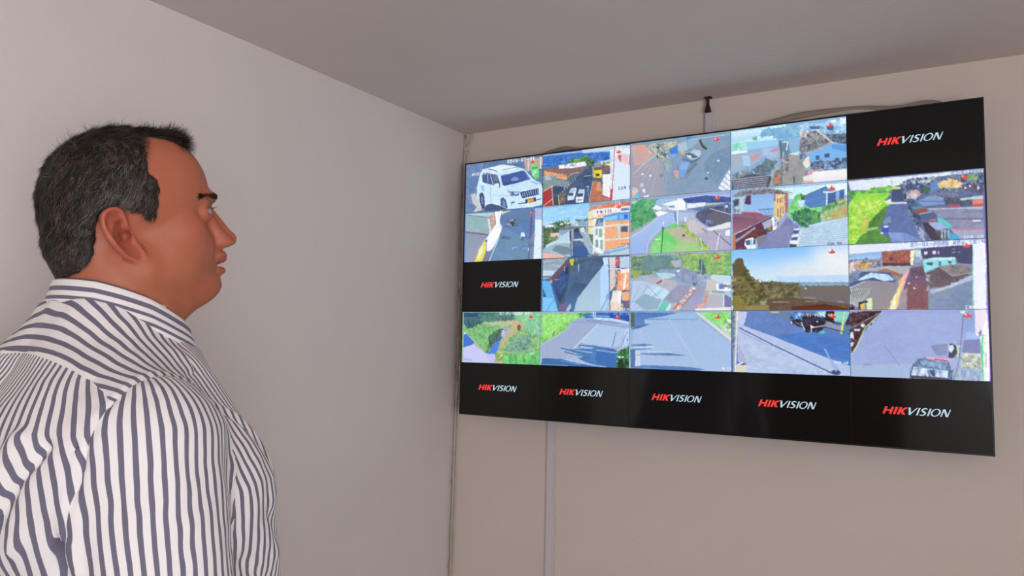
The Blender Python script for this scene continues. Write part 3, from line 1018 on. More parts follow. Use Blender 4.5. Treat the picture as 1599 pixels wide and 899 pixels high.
(4, 1, """N 50608c 6878a0 16 16|-100,-100 1100,-100 1100,1100 -100,1100
P e4ecfc|9,26 346,24 994,18 993,68 463,75 403,154 163,189 23,167
N 60b040 88d060 20 20|132,200 194,157 344,151 343,219 208,242
N 4c8c48 78c858 20 20|8,180 162,205 162,295 14,319
N a8e848 78d838 14 14|6,410 22,336 93,239 313,244 335,277 282,359 341,397 311,453 234,652 157,763 108,999 0,1004
N c0e860 90d040 18 18|21,381 208,272 282,389 227,561 165,704 47,963 8,959
N 588c38 406c38 16 16|158,688 281,463 311,453 279,658 255,744 157,763
N a8d868 78b848 16 16|141,761 240,750 232,787 126,820
N 58a038 487c38 14 14|110,848 247,788 261,894 306,899 327,1005 54,1002
N b8e050 d8a858 30 30|112,637 174,599 141,761 102,848
P e0f0c8|282,374 335,344 341,412 296,421
P 3c4c74|344,204 417,216 430,395 334,381
P c8e080|344,151 410,177 410,214 344,204
L d8dce0 29|311,411 444,420
L 8098a8 6|345,54 334,366
G 4c6090 5468a8|319,431 444,449 485,624 552,997 334,1005 306,884 262,864 263,701 311,483
N 5468a0 6078b0 10 10|319,431 444,449 552,997 334,1005 306,869 271,716
N 708cc8 88a0d8 12 12|307,840 439,869 552,997 334,1005
P 7890b0|279,658 324,604 331,694 270,731
E 3850b8|288,793 315,796 288,855
E e0ecff|293,758 313,760 292,776
E e8f4ff|262,850 272,851 262,864
P 303c54|418,171 462,149 466,386 430,351
N 384464 788098 26 26|403,139 463,104 475,299 431,292
N 7c88a0 b0b8c8 20 20|443,545 501,509 542,690 581,1000 552,997 485,624
N 303c58 50648c 20 20|444,398 503,391 543,632 554,895 499,685
L b8c8d8 7|453,132 452,384
N 405078 8090a8 30 30|403,154 463,75 993,68 989,308 460,296
N 304068 a8b8d0 36 36|463,89 621,73 620,175 462,163
P c0c4d0|549,104 628,103 627,147 534,146
P 6088c0|627,147 684,142 675,272 625,322
N f0c078 e8d8a8 24 24|677,156 789,117 850,185 842,255 683,244
P e8a058|775,129 795,133 784,232 766,229
N 504868 686078 26 26|849,207 990,230 988,379 848,285
E e8f0ff|869,267 878,269 869,281
E e8f0ff|900,244 908,245 899,256
E e8f0ff|956,281 963,282 956,310
N 70a068 a0c070 26 26|885,91 946,73 944,173 891,164
N 507040 406040 26 26|562,224 612,218 618,292 569,284
P e0a098|461,245 526,240 561,312 539,323
N b0a8b8 e0d8e0 36 36|453,266 547,310 517,379 452,354
P 8098c0|517,408 618,336 716,380 721,482 573,490
L 5880c8 23|531,410 715,444
N 5c5c78 7880a0 26 26|618,306 820,324 826,382 716,380
N 404860 606478 24 24|716,380 907,394 905,536 742,513
P b04c60|742,492 831,497 831,533 741,528
P b8d0d8|826,411 988,393 987,442 839,441
P e08078|913,452 987,442 985,548 912,544
P c05858|909,508 986,505 985,555 909,548
N 8084a4 9094b4 12 12|580,520 985,548 987,871 765,846 670,648
L b8c0d8 15|615,539 985,569
L 5c6480 15|669,691 983,723
L 606c88 10|836,612 984,618
L f0f4ff 20|916,750 962,749
P a8c4e8|878,547 985,555 985,583 878,575
P 406080|458,444 516,438 545,486 544,529 494,508
P 5888a8|487,492 537,477 573,519 501,538
P 904c48|501,531 594,522 600,581 514,599
P 485c88|543,617 643,572 670,648 613,691 549,662
L a8c0d8 13|543,602 629,577
P c06050|606,698 656,682 659,719 613,728
P 58c8c8|666,662 705,681 765,789 758,845 710,768 669,720
P 9cb4e0|605,741 683,736 751,830 646,855
P 3c3048|556,721 605,741 680,909 693,996 623,997 582,869
P 98acd0|534,777 575,869 567,984 539,894
P 58484c|639,861 736,900 735,979 680,966
L a8d8e0 16|699,853 697,968
L a8d8e0 16|719,856 718,970
L a8d8e0 16|744,858 742,973
P 40a8e0|750,888 838,982 834,1013 748,1009
P a0a8c8|764,861 990,872 988,1011 838,1003 777,905
L d08078 16|764,853 990,879
X e0ecff 55 CAM_10|848,997
X 7088c0 58 07-01-2026|776,68
M|863,107
L 6868e8 15|1002,20 997,1019"""),
(1, 2, """N 486890 405c88 8 8|-100,-100 1100,-100 1100,1100 -100,1100
N 8098b0 b0c0d0 8 40|19,21 319,1 268,108 103,377 22,401
P c8dcec|21,225 172,234 138,323 22,324
L 687890 27|22,345 138,358
P 684c5c|112,384 268,108 319,15 337,99 148,449
P 284888|135,462 337,113 372,184 323,526 264,716 230,853 194,742
P 2c3c60|193,631 236,467 331,457 272,661 230,867
N 284070 385c98 10 10|148,463 355,169 323,470 238,715
P 203050|286,234 320,139 330,278 296,331
L a0b8c8 11|277,164 278,247
P e89080|112,405 130,399 135,476 112,461
L e89890 16|169,408 209,403
P 5cb4f4|18,415 108,433 214,1005 19,1003
P 7cc8fc|26,737 150,741 205,1004 28,1003
L 3890d8 11|168,755 64,1003
P 38587c|24,555 70,725 26,724
P 405468|319,70 765,21 716,166 527,520 428,762 361,1006 214,1005 239,853 323,470
N 405878 486c98 8 8|355,197 575,61 708,138 544,507 428,748 274,882 306,607
G 38506c 4878b0|391,460 536,507 428,762 378,992 283,882 324,636
P c8c840|336,30 388,27 380,143 359,163 337,99
L c8d8e8 15|440,134 441,257
N 6c7878 405058 20 20|363,170 405,35 423,50 382,336
P 70608c|222,881 291,827 326,937 301,1005 214,1005
P a0c0e0|309,937 351,842 361,910 335,1006 301,1005
P a8c4dc|428,762 544,521 724,153 774,196 786,1010 387,1006
G a0bcd8 b0ccE0|445,748 684,271 688,1009 404,1006
P b4d8ff|684,244 724,139 774,196 784,651 745,969 688,1009
P c8e4ff|707,30 765,28 774,170 725,166
L 7098d0 19|768,757 688,1009
P 7ca8e8|744,730 784,651 785,757 752,810
P 7880a0|774,237 807,439 792,651 793,837 826,1010 786,1010
P d8d8e0|773,35 854,28 855,228 790,224
N ccc0c0 e0d8d0 14 14|790,251 871,229 848,547 792,651
L d0b8c0 14|814,39 823,226
P a06870|846,28 886,31 903,178 847,201
P b8d0f0|894,31 1009,27 1010,238 895,231
L f8f0ff 18|782,237 911,252
N 885060 e0d0d0 26 26|855,268 895,271 888,416 864,415
P f4a880|887,310 1010,225 1012,632 865,621
N f09870 f8b898 24 24|871,336 1010,330 1012,626 873,621
P fff0e8|951,340 971,341 952,617 928,616
P fff0e8|903,258 1010,238 1010,317 911,325
P f0e8e0|824,626 905,629 898,879 793,890
P f4b080|921,669 1012,639 1012,816 921,814
P f8f8f8|881,641 921,642 906,879 874,865
P 806078|961,828 1012,789 1013,933 953,919
N e0d0c0 f0e4d8 30 30|793,811 929,866 922,1011 802,1010
N 606c98 b0b8d0 40 40|922,932 1013,933 1013,1012 922,1011
L e08890 11|847,281 857,653
M|877,110"""),
(2, 2, """N a8b4d0 98a8c8 10 10|-100,-100 1100,-100 1100,1100 -100,1100
N 587868 88a880 22 22|14,31 1013,31 1012,442 691,373 539,311 306,338 15,418
N 5c8088 6c9490 12 12|129,54 431,50 416,277 306,311 129,314
N a8c870 78a868 30 30|524,44 1013,44 1012,404 765,377 585,301
N 60b070 90d080 26 26|941,232 1013,237 1012,378 955,375
N 78b050 b0a070 26 26|15,266 129,300 113,423 32,419
P a8b4c8|427,144 532,131 524,257 454,253
L 60a8f0 17|431,84 485,81
N 405c68 587878 30 30|691,150 736,127 765,390 713,401
P 8ca8c8|329,285 539,285 676,333 691,504 600,566 385,490 226,401 290,337
N 7c88b0 98a8cc 12 12|329,285 555,273 676,346 691,478 600,553 462,440
P b0d8e8|274,336 462,360 478,401 400,437 306,419
P ffffff|478,314 516,297 509,330 485,335
P b8b8c4|178,426 250,403 462,480 478,601 432,652 186,522
N c0b8b8 a8b0c8 14 14|202,414 369,422 493,522 447,626 227,523
P 8c5870|274,525 330,454 341,488 306,527
L f8e0b0 9|337,434 431,432
P b4cce8|24,473 130,465 290,553 424,665 346,837 283,1010 17,1008
P 8cb0c8|49,831 163,697 330,810 291,970 172,982
P c0e4f4|155,683 259,552 424,665 338,823
L 8098c0 7|32,515 16,748
L 8098c0 7|110,546 33,830
L 8098c0 7|187,576 50,912
L 8098c0 7|263,606 66,995
L 8098c0 7|338,636 83,1076
L 90a8c8 7|25,857 171,698 290,553
L 90a8c8 7|115,954 243,754 338,595
L 8898b8 8|162,521 338,823
P 9098b8|424,652 524,550 615,580 585,710 493,867 463,839 346,824
N 8c90b0 a09cb8 14 14|385,758 524,563 600,606 539,762 455,866 401,838
P 58d0b0|283,1010 369,817 408,865 338,1011
P c0e8f0|362,1011 416,865 432,905 409,1011
P a09cac|509,1012 690,596 765,573 720,845 668,974
G 989cc8 a8a8c8|524,1012 675,661 750,637 735,819 660,961 645,1013
N e0e0e8 c88078 26 26|432,1011 585,710 661,529 675,608 585,816 493,999
P d87858|440,972 501,840 516,867 470,972
P e8a090|608,698 630,646 638,699 608,724
N 485c70 98a8b8 26 26|630,554 691,491 728,519 713,571 660,608
N 788cb0 a8b8d8 16 16|676,451 772,430 772,560 690,557
L 586074 9|539,920 660,660
P c4e0ec|824,394 1012,430 1012,570 875,539 802,457
P c8c8c8|772,469 875,513 867,680 765,664
P f0f4ff|860,551 1012,558 1011,673 867,680
P 7078b8|889,559 940,561 940,644 889,643
N 706c80 c8c8d8 26 26|926,567 1012,583 1004,634 940,619
P b8d8e8|794,678 932,708 932,773 794,743
P b8b8c4|779,716 932,747 932,965 764,950
P 7078a8|940,721 1011,787 1011,940 939,939
P a8c8e8|867,668 1011,685 1011,800 947,735
L f8f8ff 13|931,721 930,965
P f0a058|768,684 794,678 787,769 765,768
P f0a8a0|683,896 757,885 750,937 683,942
P e88870|742,832 765,768 772,872 735,884
P f0e8f0|668,961 1011,940 1010,1017 660,1020
P 98a8b0|824,666 940,670 940,721 823,705
L a8c8e0 11|728,165 720,414
M|877,111"""),
(3, 2, """G 80bcf8 c0e0f4|-100,-100 1100,-100 1100,1100 -100,1100
G 84c0fc b8e4fc|17,23 1007,31 1002,565 15,546
U a0d0fc e8f0f8|16,225 397,225 1006,118 1002,541 325,534 181,448 16,305
U f0f4f8 e8f0f4|708,30 1007,31 1002,528 869,534 771,454 726,286
U e8f0f4 f0e8ec|425,292 806,266 870,484 738,439 466,372
N b8d8f8 c8e0fc 6 20|396,459 1002,466 1001,578 395,537
P 7098b8|367,536 507,553 670,563 1001,578 1001,640 602,623
P 88a8c0|603,572 1001,596 1001,633 602,613
N 585038 7c7858 22 22|16,251 57,147 102,144 123,272 145,340 196,449 267,538 339,528 493,567 575,578 643,625 1004,634 1004,1022 14,1013
N 4c4628 787044 26 26|16,292 138,326 203,475 267,557 338,769 251,897 14,973
G 70685c 6c6470|602,623 1004,634 1001,961 600,955
N 685440 5c4838 14 14|323,821 533,800 1001,911 1004,1022 322,1016
N 787030 8c7c3c 18 18|22,760 78,748 136,869 179,949 172,1014 21,1013
P 8c8050|143,922 337,912 336,1003 143,1007
G 4c2424 602c20|532,941 801,908 1004,985 1004,1022 531,1018
E d09838|38,494 51,494 38,523
P 909c80|259,845 316,847 308,912 266,911
L 98909c 16|372,867 505,870
L 98909c 14|635,803 735,812
L 988c94 10|641,860 742,866
L c0b8b0 10|906,872 951,876
E c8c8d0|648,661 656,661 648,674
P 5c5030|57,147 102,144 131,312 93,417 19,439 16,265
L 988860 12|179,936 179,1001
L 605038 16|341,769 340,951
L 70c0e0 6|17,30 572,31
M|868,101"""),
(4, 2, """N 7c88a8 8894b4 10 10|-100,-100 1100,-100 1100,1100 -100,1100
P e4ecff|6,16 989,18 988,112 545,107 334,124 5,155
G 80b4e8 a8d0f4|5,155 255,139 254,246 4,249
N 686880 a0a0b0 20 20|4,242 255,225 253,346 3,330
N e8e0e0 c0a8a0 24 24|8,272 101,264 100,350 40,434 6,446
N e8b858 b07048 22 22|78,320 181,284 173,369 77,392
P 985850|259,146 468,128 466,332 289,334 261,275
N b06458 8c4c44 26 26|263,147 468,128 459,317 275,319
P 483444|261,304 466,318 465,360 260,346
P 583848|312,222 340,224 340,267 311,264
P f0f0c8|468,135 503,131 486,347 465,346
P c8e0e0|503,131 544,128 549,282 502,236
P 90a8d8|502,229 536,225 542,309 501,306
P b0b0b8|63,391 275,355 465,360 457,458 415,497 296,406 114,423
P a07058|224,416 281,391 415,483 400,525 316,478 252,446
P 4c5884|9,490 114,423 316,449 357,593 156,584 8,650
P c0e0f8|69,537 172,441 302,477 344,564 272,575 186,514 76,566
N 586890 8098b8 16 16|9,490 99,437 68,551 8,606
P 949098|15,664 142,554 385,608 326,874 282,1007 174,1006 176,799 73,868
G 908c98 989090|149,584 378,615 303,1000 181,999
L c8e0e0 13|8,664 127,568
P 586068|7,722 185,657 95,869 12,982
L d0d8d0 11|22,686 6,896
L d0d8d0 11|40,684 12,902
L d0d8d0 11|57,682 19,908
L d0d8d0 11|74,680 26,913
L d0d8d0 11|91,677 32,919
L d0d8d0 11|108,675 39,925
L d0d8d0 11|125,673 45,931
L d0d8d0 11|142,671 52,937
L d0d8d0 11|158,669 59,943
L d0d8d0 11|175,666 65,949
P e4f0b8|132,841 176,813 177,1013 137,1013
P f4b848|83,897 117,876 123,1012 93,1012
P 383040|73,883 139,855 139,898 120,891 83,919 86,998 71,998
P 481820|1,953 42,954 42,1012 1,1011
P f4e490|400,525 429,484 398,721 353,1008 303,1007 319,874 363,720
P f8a8c8|429,456 458,416 413,680 367,959 353,1001 398,693
P f0b878|372,594 415,497 407,567 392,651
P f0a060|293,972 311,965 310,1012 289,1011
P f8f8c8|334,818 363,734 346,1001 310,1000
N 684c68 7c5c74 10 10|465,388 555,380 586,576 588,1003 367,1008 428,596
N 784c54 885860 12 12|434,653 579,631 581,1003 423,1002
N 98889c a89c9c 14 14|391,735 441,681 430,1002 367,1008
N 584458 705868 14 14|465,388 555,366 574,506 470,514
L d88c58 8|458,992 574,994
E e8e0e8|452,614 461,615 452,625
E d8d0e0|508,527 514,528 508,537
E e0d8e8|492,687 502,687 492,700
E b8c8d8|507,642 512,642 507,651
P 404068|545,107 905,84 901,361 797,341 791,272 556,254
P e8ecff|568,158 592,157 591,204 569,202
P e8ecff|626,151 650,151 651,199 627,201
P d8a8e8|663,155 674,156 674,197 662,196
L a8b8d0 8|763,140 783,141
L c0c8d8 10|763,188 786,183
L 70a898 13|806,191 819,186
P 8ce0e8|556,296 631,253 785,258 787,354 684,374 567,464
P c8f4f0|556,289 631,249 785,258 778,288 638,288
P 504c70|583,319 627,315 626,359 584,361
P 504c78|734,309 758,308 757,345 734,347
P 506c98|668,311 688,310 687,374 667,376
N 5c4c58 685864 20 20|581,465 683,388 761,516 899,483 892,510 739,665 605,687 593,576
N 746c74 8c8488 22 22|683,388 810,355 897,415 896,483 761,523
L a8a0a0 13|683,395 761,523 896,483
P b0c0d8|591,728 746,652 898,510 901,550 746,693 618,770
P c0d0f0|747,624 800,606 805,647 753,666
P b0bce0|806,586 895,523 891,590 812,641
L b8985c 17|604,797 745,706
N 7084a8 8094b4 10 10|597,797 745,706 897,618 897,1014 587,1010
L 988858 8|594,797 588,1003
N a8a8a8 605c6c 26 26|580,520 608,494 611,742 584,769
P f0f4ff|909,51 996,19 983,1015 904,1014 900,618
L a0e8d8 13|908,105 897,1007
X f4f8ff 62 CAM_14|845,993
X 7c94d8 67 07-01-2026_Wed_16:47|472,77
M|864,98
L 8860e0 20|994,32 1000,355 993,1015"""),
(0, 3, """N 78b080 98c890 24 24|-100,-100 1100,-100 1100,1100 -100,1100
N 305878 487c78 16 16|13,12 691,17 603,160 356,118 236,258 66,329 16,231
P 284878|18,19 204,20 196,104 19,104
N 284c68 406c68 20 20|53,146 254,174 227,272 76,329
N 5c9078 407070 26 26|214,62 475,36 692,51 657,159 422,201 273,174
N 88c880 68a868 24 24|57,343 264,230 693,159 605,268 478,324 372,601 319,796 184,579
N 385c58 507c58 22 22|361,464 478,324 551,337 481,516 392,683 338,809 319,796 354,629
N d0c0a8 b0c088 26 26|273,216 675,159 658,241 515,310 514,269 311,243
P 3c70d0|20,442 68,435 161,593 148,649 24,696
P e0ecff|28,393 58,428 24,440
P c8ccf8|19,710 166,635 329,823 414,1004 24,1004
L d8d0f0 10|78,455 329,836
L 9098d0 7|27,920 152,955
L 98a0d8 12|23,945 133,959
P c4c0f0|329,823 439,804 483,680 433,996 359,1000
P 4880e0|356,794 410,655 464,585 500,597 458,804 338,822
P 4860a8|409,627 481,489 544,460 500,570 446,599
P b4b4e0|506,365 623,309 589,432 554,501 517,460 534,392
N 8c9cc8 c0bce8 20 20|525,365 605,323 562,487 517,488
N d8b090 a8b880 24 24|500,597 571,459 658,254 693,173 817,213 748,362 608,540 557,732 485,843
P e0b090|667,254 693,173 737,186 695,308
P e0a888|764,213 817,213 783,334 748,362
E 406848|739,308 762,308 740,367
N 98c880 70a878 26 26|590,540 748,362 1012,239 1019,1003 524,1018 450,954 485,843
N 78c098 98d8a0 24 24|745,38 1010,33 1014,450 819,361
N 608c80 88b898 26 26|539,759 732,456 907,452 875,720 683,781
N 78d870 58b068 22 10|558,840 1017,767 1019,1003 542,1014
N b8d070 789850 26 26|439,804 557,732 540,868 469,953
P c8b098|432,969 541,936 542,1010 433,1009
L 80d8e8 7|1010,39 1019,1003
X e4f4ff 71 07-01-2026_Wed|493,66
X e8fff0 49 CAM|876,806
M|881,95"""),
(1, 3, """G 9cb0d4 a8c0e0|-100,-100 1100,-100 1100,1100 -100,1100
N 98e070 68c058 30 30|11,32 438,34 464,116 346,197 329,293 226,417 131,488 16,615
N a8f088 88d868 36 36|29,46 413,48 447,116 311,198 156,377 33,504
P 886850|143,440 169,363 178,377 161,446
N 50a850 389048 24 24|438,34 581,29 565,76 464,102
N 2c5cb0 3878c8 8 20|531,49 664,23 1009,25 1010,299 907,169 746,116 515,129
L 78b0e8 21|573,76 786,96
L e0e8ff 19|610,29 615,116
L e0e8ff 16|632,29 631,116
P 1c48a8|786,37 1009,32 1010,234 946,143 795,130
G 9cacd4 a0b0d0|17,643 355,293 464,143 615,129 827,143 1010,221 1011,623 861,681 635,716 291,879 19,851
G a8c4ec b0c8e8|467,548 665,236 883,261 955,313 909,614 829,642 535,599
L 6c88b8 15|532,170 664,176 891,215
L 7c94c0 12|354,197 623,203 747,242 947,284
L c4dcf8 40|631,129 827,149 994,208
P b8d4f8|955,313 1002,299 995,585 909,653 932,535
L 5878b0 13|860,366 821,643
L 6884b8 12|979,364 917,626
N 5878b0 b0c8e8 20 20|940,534 987,468 972,586 940,587
L d8e8f0 15|665,230 400,671
L e0e8d0 8|400,671 316,850
L c4b8c0 13|17,643 235,417 329,320
N 3c6cb0 4880c0 8 30|451,602 585,611 853,668 878,771 863,1013 669,979 537,920 436,845 536,826 384,739 272,689 468,682
P 3068b0|651,715 854,746 871,1006 710,976 636,862
P a8c4e8|468,628 634,649 585,678 468,669
L b0ccf0 15|281,675 535,733 602,744
L 3c64a0 17|246,676 401,711 519,760
L 3c64a0 15|290,743 469,803 586,851
L b0c8e8 13|651,695 854,733
N 3060a0 3c6cb0 8 20|28,864 248,874 436,939 587,970 791,985 799,1011 20,1009
L 88b0e0 13|29,988 335,991
L a8c8f0 16|470,923 587,964 750,987
L 5890d8 16|248,908 470,963
L 3058a0 16|765,671 869,706
N 143c28 3c8c48 26 26|877,719 1011,610 1012,1011 871,1013
P 102818|894,849 933,834 950,1001 887,1005
E d8f0e0|898,807 915,806 898,823
E d8f0e0|933,805 944,805 933,821
X 78b0f0 51 07-01-2026|835,74
M|881,101"""),
(2, 3, """G 90b0dc b0c0e0|-100,-100 1100,-100 1100,1100 -100,1100
P 40586c|13,23 62,23 59,261 18,303
N 405c50 506c58 14 14|13,30 62,30 55,261 18,275
G 4470b8 5c88c8|66,23 493,33 338,99 172,139 148,180 220,226 59,302
P 4868a0|59,261 220,226 108,295 18,330
G 98bce4 a0c0e8|172,139 385,86 493,40 653,35 734,158 164,227
L 5c84bc 10|180,143 690,145
G a0bce4 a8c0e8|35,357 228,233 734,165 1009,532 1007,1010 37,966
G 88acd8 a0bce0|10,330 43,343 35,547 15,575
L b4c8dc 22|409,152 494,376 689,902
L bccce0 13|494,376 570,571
L ccd8e8 5|116,301 118,934
N 5078b0 6088b8 6 20|19,588 149,570 260,578 149,611 28,615
N 5078b0 6490c4 6 20|28,656 253,641 149,671 36,682
L c4dcf4 17|36,635 253,618
N 5070a4 6488b8 8 30|117,733 417,714 585,752 370,762 133,752
L c0d8f0 18|133,705 432,700
N 4870b0 5c88c8 8 30|69,964 150,933 615,939 763,975 689,999 21,1014
P 4c70a8|15,670 64,681 65,964 21,1007
P c8d8e8|69,695 117,693 118,948 69,957
L 6890c0 12|69,765 117,763
P dcdce0|660,28 697,28 1009,456 1009,506 966,469
L 889cb8 10|727,152 973,476
N 78d860 a0e888 26 26|697,28 1010,31 1009,430 909,305
P c0d8c0|881,241 1010,278 1009,430 981,431
N 70b068 e0f0e0 30 30|931,139 1010,114 1009,392 952,330
L c0b8d0 7|938,521 1009,620
E e8f8ff|926,946 940,945 926,961
X f0f8ff 42 CAM|958,963
L 8898c0 14|1006,329 1011,997
M|877,103"""),
(3, 3, """G 6080c0 4070c0|-100,-100 1100,-100 1100,1100 -100,1100
P c4c8f0|59,18 150,26 119,225 88,280 56,775
N 5c78b8 6488c8 8 8|143,33 300,27 511,129 666,352 1004,500 998,843 787,713 365,398 134,252
N 4470c0 4c80cc 8 20|380,398 666,352 1005,474 998,843 692,640
G b8c4ec b4c8ec|81,225 365,411 787,713 998,843 997,989 139,1001 125,771 65,528 65,280
N a8bce0 c0d0f0 8 16|96,403 479,701 826,982 147,1001 125,744
P b0b0dc|65,528 117,717 132,852 56,829
L 485888 17|73,280 379,558 860,967
L 8898c8 11|81,349 320,547
L ccdcf8 7|379,424 787,726
E 404878|884,946 921,944 883,984
L 98b4e8 20|799,597 838,750 887,927
P a0b4e4|828,737 895,798 901,900 867,915
P 70788c|300,20 382,18 526,89 511,129 381,68
P c0b8a8|330,21 425,21 425,48 381,55
P 688098|425,28 512,36 512,116 440,89
N 241c28 383448 20 20|512,116 555,36 779,51 820,129 819,246 708,339 666,339 596,248 525,209
P 4878b8|541,36 779,38 792,129 717,77 626,63 569,102
N 6898d8 283860 24 24|512,49 626,36 618,142 526,156
L e0e8f8 16|611,195 638,313
L d8e8ff 13|688,234 694,339
L a8b8c8 17|694,273 798,240
E e8e8f0|529,195 536,195 529,217
E c8d8f0|740,181 748,181 740,194
E e8e8ff|698,260 712,260 698,276
L 70849c 12|568,195 624,261
P 40c8d0|742,338 784,318 811,350 770,370
P 381c20|722,338 784,272 791,292 735,351
P a0d8e0|731,22 820,22 806,116 779,90
P 301820|814,25 882,23 880,194 819,181 806,116
P 88d8c8|882,23 1002,27 967,193 874,168
L c8f098 17|959,39 939,335
L d8e868 32|944,194 933,348
P 402434|967,193 1009,39 1006,244 966,347
P 98989c|805,201 927,245 920,310 798,253
L 302c48 12|806,168 934,219
L d0d8ff 11|812,181 860,204
L 3c3c60 12|805,259 999,360
P 5078a0|954,245 1004,219 1003,347 959,347
P a0a8a8|16,18 59,18 40,1008 17,1003
L ecece0 24|55,18 36,1008
L 50607c 11|20,18 15,529
N 485078 80889c 18 18|12,87 31,87 26,639 10,639
P d8d4c8|48,884 136,873 139,995 40,1005
L ffffff 20|52,884 102,840
P 4c4870|102,861 128,853 132,873 63,886
X e8f4ff 53 07-01-2026_Wed|590,100
X e8f4ff 45 CAM_18|875,812
M|867,93"""),
(4, 3, """G 98a4dc a0b8e0|-100,-100 1100,-100 1100,1100 -100,1100
G 94a4e0 a8b4d8|6,681 253,15 839,15 824,604 740,997 6,1001
N 98a8dc a0b0e0 8 16|28,680 253,51 819,55 791,619 452,963 18,965
N a8b8d8 a0bce4 8 20|12,823 455,785 452,977 10,994
L 7c84b8 7|262,529 371,817
L 98a0d0 7|344,721 444,496
N 8894c0 8088b4 10 10|594,518 715,488 712,649 633,653
N 8c9ccc 98a8d4 12 12|100,804 158,794 172,828 100,839
P 482830|4,78 108,21 253,15 216,107 112,307 51,536 9,666
N 3c2028 584048 22 22|4,49 246,22 209,121 113,292 6,638
L 98a0c0 10|9,279 231,51
E d8e0f0|102,235 118,235 102,264
P d8e4f8|32,293 80,279 79,314 39,322
P e8f0ff|5,337 27,329 30,451 4,423
P d8e0f8|4,495 30,487 22,551 7,552
L c8e0a8 14|253,30 116,278 93,378 44,579 9,666
L 302030 12|15,423 37,494
P 587098|504,713 558,697 718,730 730,810 740,997 445,991 468,811
N 8ca8d0 5c7ca8 24 24|510,720 711,737 716,851 495,823
P b0ccf0|468,825 590,845 729,864 727,984 452,977
N 506c94 c0d4f0 30 6|468,853 729,870 727,977 453,956
P f8b0c0|565,676 725,709 718,741 565,710
L d84858 17|625,708 632,714 658,719 711,728
P 4c3c50|446,950 588,960 721,978 720,1011 445,998
L 3c4874 14|472,784 446,950
L 384878 12|742,863 727,998
P 3c3c50|727,514 767,499 785,606 751,688 718,683
P e0f0ff|721,501 748,480 760,553 739,621 723,595
P b8d0e8|773,513 806,485 805,605 785,633
L c8e8a0 14|780,526 784,673
L 202838 17|731,501 747,493
L 506894 12|787,492 809,491
G 88a0d8 98acd8|844,95 903,55 905,375 936,388 939,613 811,605 833,404
P a0bcf0|841,323 886,316 936,388 936,428 839,430
P 7c84b8|827,431 939,415 936,613 811,612
P c4ccc8|814,605 939,626 942,837 798,819
N 98a098 d8dcd0 30 30|817,611 936,633 939,831 802,812
N 8498c0 a8bcd8 20 6|743,836 942,844 943,995 740,1003
L 50607c 8|832,41 790,726 761,942
P e8f8e8|806,28 846,21 832,68 809,55
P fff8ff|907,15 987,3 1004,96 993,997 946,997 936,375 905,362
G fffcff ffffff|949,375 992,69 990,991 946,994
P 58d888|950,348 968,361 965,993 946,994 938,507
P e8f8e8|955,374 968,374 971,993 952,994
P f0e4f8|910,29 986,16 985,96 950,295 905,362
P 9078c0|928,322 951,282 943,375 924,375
M|859,89
X f0f4ff 55 CAM|845,4
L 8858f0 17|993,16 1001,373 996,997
L b880c8 12|971,612 971,796""")]

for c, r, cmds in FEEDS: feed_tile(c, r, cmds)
for c, r in ((4, 0), (0, 2), (0, 4), (1, 4), (2, 4), (3, 4), (4, 4)): black_tile(c, r)

# ------------------------------------------------------------------ cables and raceways on the television wall
def flat_raceway(x, w, z0, z1, name, d=0.014):
    mb = MB(); mb.box((x - w / 2, -d * 0.55, z0), (x + w / 2, -0.0002, z1), 0.0012)
    o = mb.build(name, M_RACE)
    c = MB(); c.box((x - w * 0.36, -d, z0), (x + w * 0.36, -d * 0.5, z1), 0.002); c.build('raceway_cover', M_RACE, o)
    return o
o = flat_raceway(0.358, 0.030, 0.10, 1.24, 'cable_raceway')
tag(o, 'long pale plastic cable raceway running down the cream wall below the television', 'cable raceway')
o = flat_raceway(0.853, 0.032, 1.95, 2.122, 'cable_raceway')
tag(o, 'short pale plastic cable raceway above the television, under the rusty anchor', 'cable raceway')
# rusty anchor between ceiling and short raceway
mb = MB()
ax, ay = 0.852, -0.020
mb.box((ax - 0.009, ay - 0.010, H - 0.003), (ax + 0.011, ay + 0.008, H), 0.0006)
mb.box((ax - 0.0035, ay - 0.004, H - 0.036), (ax + 0.0035, ay + 0.003, H - 0.002))
V0 = len(mb.v)
mb.add([(ax - 0.004, ay - 0.005, H - 0.022), (ax + 0.004, ay - 0.005, H - 0.022), (ax + 0.004, ay + 0.004, H - 0.022), (ax - 0.004, ay + 0.004, H - 0.022),
        (ax - 0.009, ay - 0.006, H - 0.043), (ax + 0.009, ay - 0.006, H - 0.043), (ax + 0.009, ay + 0.005, H - 0.043), (ax - 0.009, ay + 0.005, H - 0.043)],
       [(0, 1, 2, 3), (7, 6, 5, 4), (0, 4, 5, 1), (1, 5, 6, 2), (2, 6, 7, 3), (3, 7, 4, 0)])
tag(mb.build('ceiling_anchor', M_RUST), 'small dark red rusty iron anchor at the ceiling edge above the television', 'anchor')
